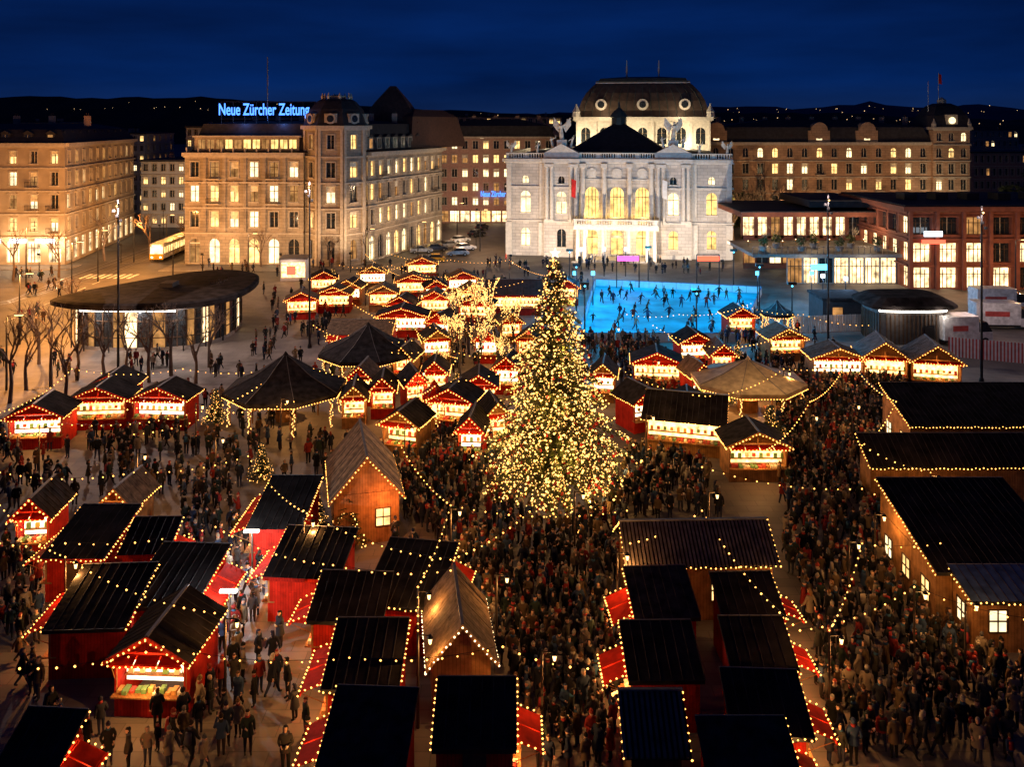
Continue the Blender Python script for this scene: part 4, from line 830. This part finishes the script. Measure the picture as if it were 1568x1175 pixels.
def lantern(px,py,h=3.8,pw=70):
    x,y=G(px,py); mb=MB(); mb.rings((0,0),[(.09,0),(.06,.5),(.045,h)],6,'post'); mb.beam((0,0,h-.1),(.5,0,h-.1),.03,'post'); mb.rings((.5,0),[(.05,h-.45),(.09,h-.22),(.02,h-.14)],6,'lamp_glass'); mb.rings((.5,0),[(.14,h-.2),(.03,h-.05)],6,'black_metal')
    o=mb.obj('lantern_post',(x,y,GZ)); plight((.5,0,h-.7),pw,WARM,0,o)
for (px,py,pw) in ((690,890,220),(640,1120,90),(465,910,150),(640,1040,120),(210,790,170),(345,1090,130),(100,985,160),(945,970,140),(1085,860,150),(1270,1120,110),(830,1150,90),(1330,770,200),(1300,950,100),(1425,830,170),(880,860,120),
                   (330,760,130),(620,740,150),(430,690,160),(990,720,160),(1200,640,240),(1290,620,220),(1372,680,160),(600,560,160),(680,540,170),(640,500,160),(560,470,150),(300,700,120),(60,740,140),
                   (1400,1040,110),(1478,1060,160),(940,560,130),(660,445,150),(780,440,150),(820,520,150),(1240,720,140),(760,1010,110),(640,640,170),(545,760,180),(1340,900,80),(1000,620,150),(1305,700,150)):
    lantern(px,py,3.9,pw*1.25)
for (px,py,pw,col,z) in ((448,935,700,(.80,.92,1),2.3),(385,905,950,(.82,.92,1),3.0),(350,1010,600,(.85,.92,1),3.0)):
    p=G(px,py); mb=MB(); mb.box(-.4,-.1,z,.4,.1,z+.1,'led'); mb.rings((0,.15),[(.05,0),(.05,z+.05)],6,'post'); o=mb.obj('work_lamp',(p[0],p[1],GZ)); plight((-.6,-.2,z-.15),pw*.6,col,0,o)
# ------------------------------------------------------------------ string lights
def string(pts,name='string_lights',sag=.5,r=.04):
    mb=MB()
    for (a,b) in zip(pts[:-1],pts[1:]):
        a=Vector(a); b=Vector(b); L=(b-a).length; n=max(4,int(L/.6)); pp=[]
        for k in range(n+1):
            t=k/n; p=a.lerp(b,t)-Vector((0,0,4*sag*t*(1-t)*L/10)); pp.append(p); mb.octa(p-Vector((0,0,.08)),r*R.uniform(.75,1.2),'bulb')
        mb.tube(pp,[.01]*len(pp),3,'black_metal',cap=False)
    mb.obj(name)
def SP(l,z=4.2): return [(*G(x,y),z) for x,y in l]
for l in ([(0,830),(205,830),(380,800),(470,905)],[(465,900),(690,990),(830,880)],[(0,960),(100,960),(330,930),(510,1000),(690,1010)],[(30,1190),(250,1150),(535,1170),(770,1150),(900,1190)],
          [(965,960),(1075,900),(1225,1120)],[(1075,820),(1320,860),(1440,900)],[(600,750),(690,890),(960,900)],[(480,640),(620,660),(760,650)],[(640,520),(700,470),(600,450),(520,450)],
          [(860,470),(780,440),(690,440),(600,430)],[(950,640),(1080,690),(1200,640),(1330,620)],[(540,520),(640,560),(760,560)],[(1000,560),(1100,600),(1230,560)],[(420,650),(300,720),(80,740)],[(1225,1120),(1400,1040),(1568,1100)],[(1170,790),(1240,700),(1300,620)],[(560,430),(660,475),(760,500)],[(620,540),(700,620),(640,690)],
          [(500,500),(560,460),(640,440)],[(660,520),(720,490),(800,480)],[(480,560),(560,590),(660,580)],[(600,610),(680,600),(760,620)],[(0,760),(120,720),(280,690)],[(960,540),(1040,540),(1150,520)],
          [(0,720),(110,640),(280,640),(420,640)],[(205,760),(330,720),(450,700)],[(1300,620),(1372,700),(1320,780),(1425,830)],[(1270,1120),(1320,960),(1440,960)],[(690,890),(640,1040),(640,1120)],[(0,890),(100,985),(345,1090)],[(1130,520),(1230,540),(1330,560)]):
    string(SP(l),r=.048)
# ------------------------------------------------------------------ people
def person(pose,coatlen=.82,hat=0,longhair=False,pack=False):
    T=pose; lean=T.get('lean',0)
    pts=[];rad=[];edges=[];bm=[]
    def v(p,r): pts.append(tuple(p)); rad.append(r if isinstance(r,tuple) else (r,r)); return len(pts)-1
    def e(a,b,m): edges.append((a,b)); bm.append(m)
    L=lambda z:-lean*(z-.9)
    pel=v((0,L(.95),.95),(.17,.125)); wst=v((0,L(1.1),1.1),(.155,.115)); ch=v((0,L(1.3),1.3),(.19,.135)); nk=v((0,L(1.46),1.46),(.075,.075)); nt_=v((0,L(1.56)-.005,1.55),(.055,.055))
    e(pel,wst,'coat'); e(wst,ch,'coat'); e(ch,nk,'coat'); e(nk,nt_,'scarf')
    for s,arm,leg in ((-1,T['la'],T['ll']),(1,T['ra'],T['rl'])):
        sh=v((s*.19,L(1.4),1.39),.085); el=v((s*arm[0][0],arm[0][1]+L(1.2),arm[0][2]),.062); wr=v((s*arm[1][0],arm[1][1]+L(1.1),arm[1][2]),.045)
        w=Vector(pts[wr]); d=(w-Vector(pts[el])).normalized(); hd=v(w+d*.07,(.035,.028))
        e(ch,sh,'coat'); e(sh,el,'coat'); e(el,wr,'coat'); e(wr,hd,'skin')
        hp=v((s*.095,0,.88),.105); kn=v((s*.1,leg[0][0],leg[0][1]),.072); an=v((s*.1,leg[1][0],leg[1][1]+.09),.05); toe=v((s*.115,leg[1][0]-.15,leg[1][1]+.045),(.045,.04))
        e(pel,hp,'trouser'); e(hp,kn,'trouser'); e(kn,an,'trouser'); e(an,toe,'shoe')
        T.setdefault('hands',[]).append((w,d,s))
    me=bpy.data.meshes.new('p'); me.from_pydata(pts,edges,[]); ob=bpy.data.objects.new('p',me); COL.objects.link(ob)
    ob.modifiers.new('s','SKIN'); sd=me.skin_vertices[0].data
    for i,r in enumerate(rad): sd[i].radius=r; sd[i].use_root=(i==0)
    ss=ob.modifiers.new('u','SUBSURF'); ss.levels=1; ss.render_levels=1
    bpy.context.view_layer.update(); m2=bpy.data.meshes.new_from_object(ob.evaluated_get(bpy.context.evaluated_depsgraph_get()))
    bpy.data.objects.remove(ob); mb=MB()
    mb.v.extend([tuple(q.co) for q in m2.vertices])
    P=[Vector(p) for p in pts]
    for f in m2.polygons:
        c=f.center; best=9;mm='coat'
        for (a,b),m in zip(edges,bm):
            ab=P[b]-P[a]; t=max(0,min(1,(c-P[a]).dot(ab)/max(1e-9,ab.length_squared))); d=(P[a]+ab*t-c).length-(rad[a][0]*(1-t)+rad[b][0]*t)*.8
            if d<best: best=d;mm=m
        mb.f.append(list(f.vertices)); mb.m.append(mm)
    n=12; lv=[(.185,.135,1.1),(.205,.155,.95),(.215,.17,.84)]
    if coatlen<.8: lv.append((.24,.2,coatlen))
    vs=[]
    for (a,b,z) in lv:
        for k in range(n): t=2*math.pi*k/n; vs.append((a*math.cos(t),b*math.sin(t)+L(z)*.5,z))
    mb.add(vs,[(i*n+k,i*n+(k+1)%n,(i+1)*n+(k+1)%n,(i+1)*n+k) for i in range(len(lv)-1) for k in range(n)],'coat')
    for (w,d,s) in T['hands']:
        side=d.cross(Vector((0,1,0))); side=side.normalized() if side.length>.1 else Vector((1,0,0)); nrm=d.cross(side)
        for k in range(4):
            o=w+d*.10+side*(-.024+.016*k); l=(.05,.06,.057,.045)[k]; mb.tube([o-d*.02,o+d*l*.6,o+d*l+nrm*.02],[.009,.009,.006],4,'skin')
        o=w+d*.05+side*.035*s; mb.tube([o-side*.01*s,o+side*.02*s+d*.02,o+side*.025*s+d*.045],[.01,.009,.007],4,'skin')
    hz=1.53; hy=L(1.6)-.01; rg=[(0,.035,.035,-.04),(.03,.056,.066,-.022),(.07,.069,.086,-.006),(.115,.075,.095,0),(.165,.074,.094,.003),(.205,.055,.07,.005),(.228,.02,.026,.005)]
    def headshell(rg,mat,n=12,k=1.0,keep=None):
        vs=[]
        for (z,a,b,cy) in rg:
            for j in range(n): t=2*math.pi*j/n; vs.append((a*k*math.cos(t),hy+cy+b*k*math.sin(t),hz+z))
        fs=[(i*n+j,i*n+(j+1)%n,(i+1)*n+(j+1)%n,(i+1)*n+j) for i in range(len(rg)-1) for j in range(n)]; fs.append([(len(rg)-1)*n+j for j in range(n)])
        if keep: fs=[f for f in fs if keep(sum((Vector(vs[q]) for q in f),Vector())/len(f))]
        mb.add(vs,fs,mat)
    headshell(rg,'skin')
    mb.add([(-.014,hy-.088,hz+.085),(.014,hy-.088,hz+.085),(0,hy-.118,hz+.085),(0,hy-.092,hz+.13)],[(0,1,2),(0,2,3),(1,3,2)],'skin')
    for s in(-1,1): mb.box(s*.03-.011,hy-.094,hz+.113,s*.03+.011,hy-.084,hz+.123,'eye'); mb.box(s*.077-.008,hy-.01,hz+.09,s*.077+.008,hy+.02,hz+.135,'skin')
    mb.box(-.022,hy-.09,hz+.05,.022,hy-.078,hz+.058,'fence_red')
    if hat==1:
        headshell([q for q in rg if q[0]>.11],'hair',k=1.16)
        mb.rings((0,hy),[(.088,hz+.13),(.094,hz+.14),(.094,hz+.175),(.086,hz+.18)],12,'hair',sy=1.15,cap=False)
        mb.rings((0,hy+.01),[(.075,hz+.21),(.05,hz+.255),(.015,hz+.265)],10,'hair'); mb.octa((0,hy+.01,hz+.28),.03,'hair')
    elif hat==2:
        headshell(rg,'coat',k=1.28,keep=lambda c:c.y>hy-.055 or c.z>hz+.19)
    else:
        headshell(rg,'hair',k=1.12,keep=lambda c:(c.y>hy-.01 and c.z>hz+.04) or c.z>hz+.165)
        if longhair: mb.tube([(0,hy+.06,hz+.15),(0,hy+.085,hz+.03),(0,hy+.11,hz-.1)],[.08,.085,.05],8,'hair')
    mb.rings((0,L(1.5)),[(.085,1.46),(.1,1.49),(.095,1.53),(.07,1.55)],10,'scarf',cap=False)
    if pack: mb.hexa([(-.14,.12,1.0),(.14,.12,1.0),(.13,.28,1.02),(-.13,.28,1.02),(-.13,.12,1.42),(.13,.12,1.42),(.1,.22,1.42),(-.1,.22,1.42)],'scarf')
    if T.get('cup'):
        w=T['hands'][1][0]; mb.rings((w.x-.02,w.y-.1),[(.035,w.z),(.04,w.z+.1)],8,'good_c')
    if T.get('phone'):
        w=T['hands'][1][0]; mb.box(w.x-.04,w.y-.11,w.z+.02,w.x+.04,w.y-.1,w.z+.16,'eye')
    m=mb.mesh('person'); m.polygons.foreach_set('use_smooth',[True]*len(m.polygons)); return m
ST=((0.0,.49),(0.02,0.0)); 
def pose(la,ra,ll=ST,rl=ST,**k): d=dict(la=la,ra=ra,ll=ll,rl=rl); d.update(k); return d
down=((.25,.03,1.13),(.26,-.04,.9)); pocket=((.28,.07,1.13),(.2,-.08,.97)); front=((.25,.0,1.14),(.12,-.26,1.17)); up=((.26,-.1,1.2),(.12,-.3,1.5))
fw=((-.16,.52),(-.3,0.0)); bk=((.03,.5),(.32,.05)); swf=((.24,-.08,1.14),(.24,-.24,.95)); swb=((.25,.14,1.15),(.26,.2,.93))
PV=[person(pose(down,down),.82,0),person(pose(pocket,pocket),.7,1),person(pose(front,front,cup=True),.82,2,pack=True),person(pose(swf,swb,bk,fw,lean=.05),.82,1,pack=True),
    person(pose(swb,swf,fw,bk,lean=.05),.72,0,True),person(pose(down,up,phone=True),.82,1),person(pose(pocket,front,cup=True,lean=.03),.62,0,True),person(pose(front,down,ll=((-.03,.49),(0,0)),rl=((-.1,.5),(-.08,0))),.75,0),
    person(pose(pocket,down,lean=.08),.82,2),person(pose(front,pocket),.68,1,True)]
PW=[PV[3],PV[4]]; SK=person(pose(((.4,.05,1.2),(.55,.1,1.05)),((.38,-.15,1.2),(.42,-.4,1.1)),ll=((-.15,.5),(-.05,0)),rl=((.15,.52),(.5,.2)),lean=.35),.82,1)
def inpoly(x,y,p):
    c=False; j=len(p)-1
    for i in range(len(p)):
        if (p[i][1]>y)!=(p[j][1]>y) and x<(p[j][0]-p[i][0])*(y-p[i][1])/(p[j][1]-p[i][1])+p[i][0]: c=not c
        j=i
    return c
def free(x,y):
    if (x-tx)**2+(y-ty)**2<3.9**2: return False
    for (cx,cy,hx,hy,r) in FOOT:
        dx,dy=x-cx,y-cy; c,s=math.cos(-r),math.sin(-r); lx,ly=dx*c-dy*s,dx*s+dy*c
        if abs(lx)<hx and abs(ly)<hy: return False
    return True
crowd=empty('crowd')
GRID={}
def place(poly,n,mesh=PV,name='person',z=GZ,md=.46,clump=.55):
    w=[G(*q) for q in poly]; xs=[q[0] for q in w]; ys=[q[1] for q in w]; k=0; tr=0; last=None
    while k<n and tr<n*40:
        tr+=1
        if last and R.random()<clump: x=last[0]+R.gauss(0,.75); y=last[1]+R.gauss(0,.75)
        else: x=R.uniform(min(xs),max(xs)); y=R.uniform(min(ys),max(ys))
        if not inpoly(x,y,w) or not free(x,y): last=None; continue
        gx,gy=int(x/.5),int(y/.5)
        if any((q[0]-x)**2+(q[1]-y)**2<md*md for a in(-1,0,1) for b in(-1,0,1) for q in GRID.get((gx+a,gy+b),())): last=None; continue
        GRID.setdefault((gx,gy),[]).append((x,y)); k+=1; last=(x,y)
        me=R.choice(mesh); s=R.choice((.88,.93,.96,1,1,1.03,1.06)) * (.72 if R.random()<.05 else 1)
        inst(me,'person',(x,y,z),R.uniform(0,6.283),(s,s,s),None if y<44 else crowd)
place([(610,690),(750,670),(790,780),(930,790),(960,700),(1080,730),(1110,800),(960,800),(950,880),(900,1010),(760,960),(700,870),(620,800)],380)
place([(1190,590),(1380,590),(1400,680),(1330,700),(1335,760),(1430,780),(1450,900),(1490,1000),(1568,1060),(1568,1180),(1260,1180),(1240,980),(1200,850),(1190,700)],700)
place([(720,900),(920,900),(950,1000),(940,1200),(830,1200),(760,1010)],112)
place([(250,730),(370,720),(370,830),(440,960),(480,1200),(90,1200),(60,1110),(320,1100),(310,930)],115)
place([(0,680),(460,650),(460,740),(200,770),(0,790)],120); place([(0,850),(60,880),(60,1090),(0,1090)],30)
place([(60,560),(340,500),(480,470),(500,540),(340,640),(100,600)],60); place([(380,450),(640,415),(900,425),(900,470),(700,520),(420,520)],120)
place([(480,640),(760,560),(760,500),(480,560)],110); place([(880,525),(1000,525),(1060,600),(960,690),(950,600)],130); place([(1000,650),(1200,600),(1250,570),(1150,560),(1000,590)],100)
place([(1140,480),(1330,560),(1200,560),(1100,530)],40); place([(0,470),(70,470),(60,600),(0,600)],12,PW,z=0); place([(740,400),(1110,405),(1110,425),(740,415)],50); place([(590,840),(700,850),(740,1000),(640,940)],20); place([(460,680),(620,700),(610,760),(480,740)],30)
place([(0,420),(120,420),(120,460),(0,460)],18,PW,z=0); place([(290,405),(640,412),(620,425),(300,430)],30)
place([(900,520),(1125,520),(1155,458),(920,446)],48,[SK,SK,PW[0]],z=.2,md=1.2,clump=0)
# ------------------------------------------------------------------ world, sun, camera
w=bpy.data.worlds.new('World'); S.world=w; w.use_nodes=True; t=w.node_tree; t.nodes.clear()
o=t.nodes.new('ShaderNodeOutputWorld'); bg=t.nodes.new('ShaderNodeBackground'); lk(t,bg.outputs[0],o.inputs[0])
tc=t.nodes.new('ShaderNodeTexCoord'); sp=t.nodes.new('ShaderNodeSeparateXYZ'); lk(t,tc.outputs['Generated'],sp.inputs[0])
cr=t.nodes.new('ShaderNodeValToRGB'); lk(t,sp.outputs[2],cr.inputs[0]); el=cr.color_ramp.elements
el[0].position=0; el[0].color=(.005,.016,.062,1); el[1].position=.35; el[1].color=(.0004,.004,.034,1); x=el.new(.05); x.color=(.001,.014,.085,1)
mp=t.nodes.new('ShaderNodeMapping'); mp.inputs['Scale'].default_value=(1.5,1.5,9); lk(t,tc.outputs['Generated'],mp.inputs[0])
no=t.nodes.new('ShaderNodeTexNoise'); no.inputs['Scale'].default_value=1.6; no.inputs['Detail'].default_value=7; lk(t,mp.outputs[0],no.inputs[0])
mr=t.nodes.new('ShaderNodeMapRange'); mr.inputs[1].default_value=.35; mr.inputs[2].default_value=.7; mr.inputs[3].default_value=.65; mr.inputs[4].default_value=1.5; lk(t,no.outputs[0],mr.inputs[0])
vm=t.nodes.new('ShaderNodeVectorMath'); vm.operation='SCALE'; lk(t,cr.outputs[0],vm.inputs[0]); lk(t,mr.outputs[0],vm.inputs[3])
sk=t.nodes.new('ShaderNodeTexSky'); sk.sky_type='NISHITA'; sk.sun_disc=False; sk.sun_elevation=math.radians(-6); sk.sun_rotation=math.radians(-100)
v2=t.nodes.new('ShaderNodeVectorMath'); v2.operation='SCALE'; v2.inputs[3].default_value=.05; lk(t,sk.outputs[0],v2.inputs[0])
v3=t.nodes.new('ShaderNodeVectorMath'); v3.operation='ADD'; lk(t,vm.outputs[0],v3.inputs[0]); lk(t,v2.outputs[0],v3.inputs[1]); lk(t,v3.outputs[0],bg.inputs[0]); bg.inputs[1].default_value=1.0
l=bpy.data.lights.new('dusk_fill_sun','SUN'); l.energy=.02; l.angle=math.radians(10); l.color=(.6,.7,1); o=bpy.data.objects.new('dusk_fill_sun',l); o.rotation_euler=(math.radians(50),0,math.radians(-60)); COL.objects.link(o)  # weak sun added as soft residual dusk light, not a moon
c=bpy.data.cameras.new('camera'); c.sensor_width=36; c.lens=F/1568*36; c.shift_y=-398/1568; c.clip_end=9000; c.clip_start=.5
o=bpy.data.objects.new('camera',c); o.location=(0,0,H); o.rotation_euler=(math.pi/2,0,0); COL.objects.link(o); S.camera=o
S.view_settings.view_transform='Standard'; S.view_settings.look='None'; S.view_settings.exposure=0
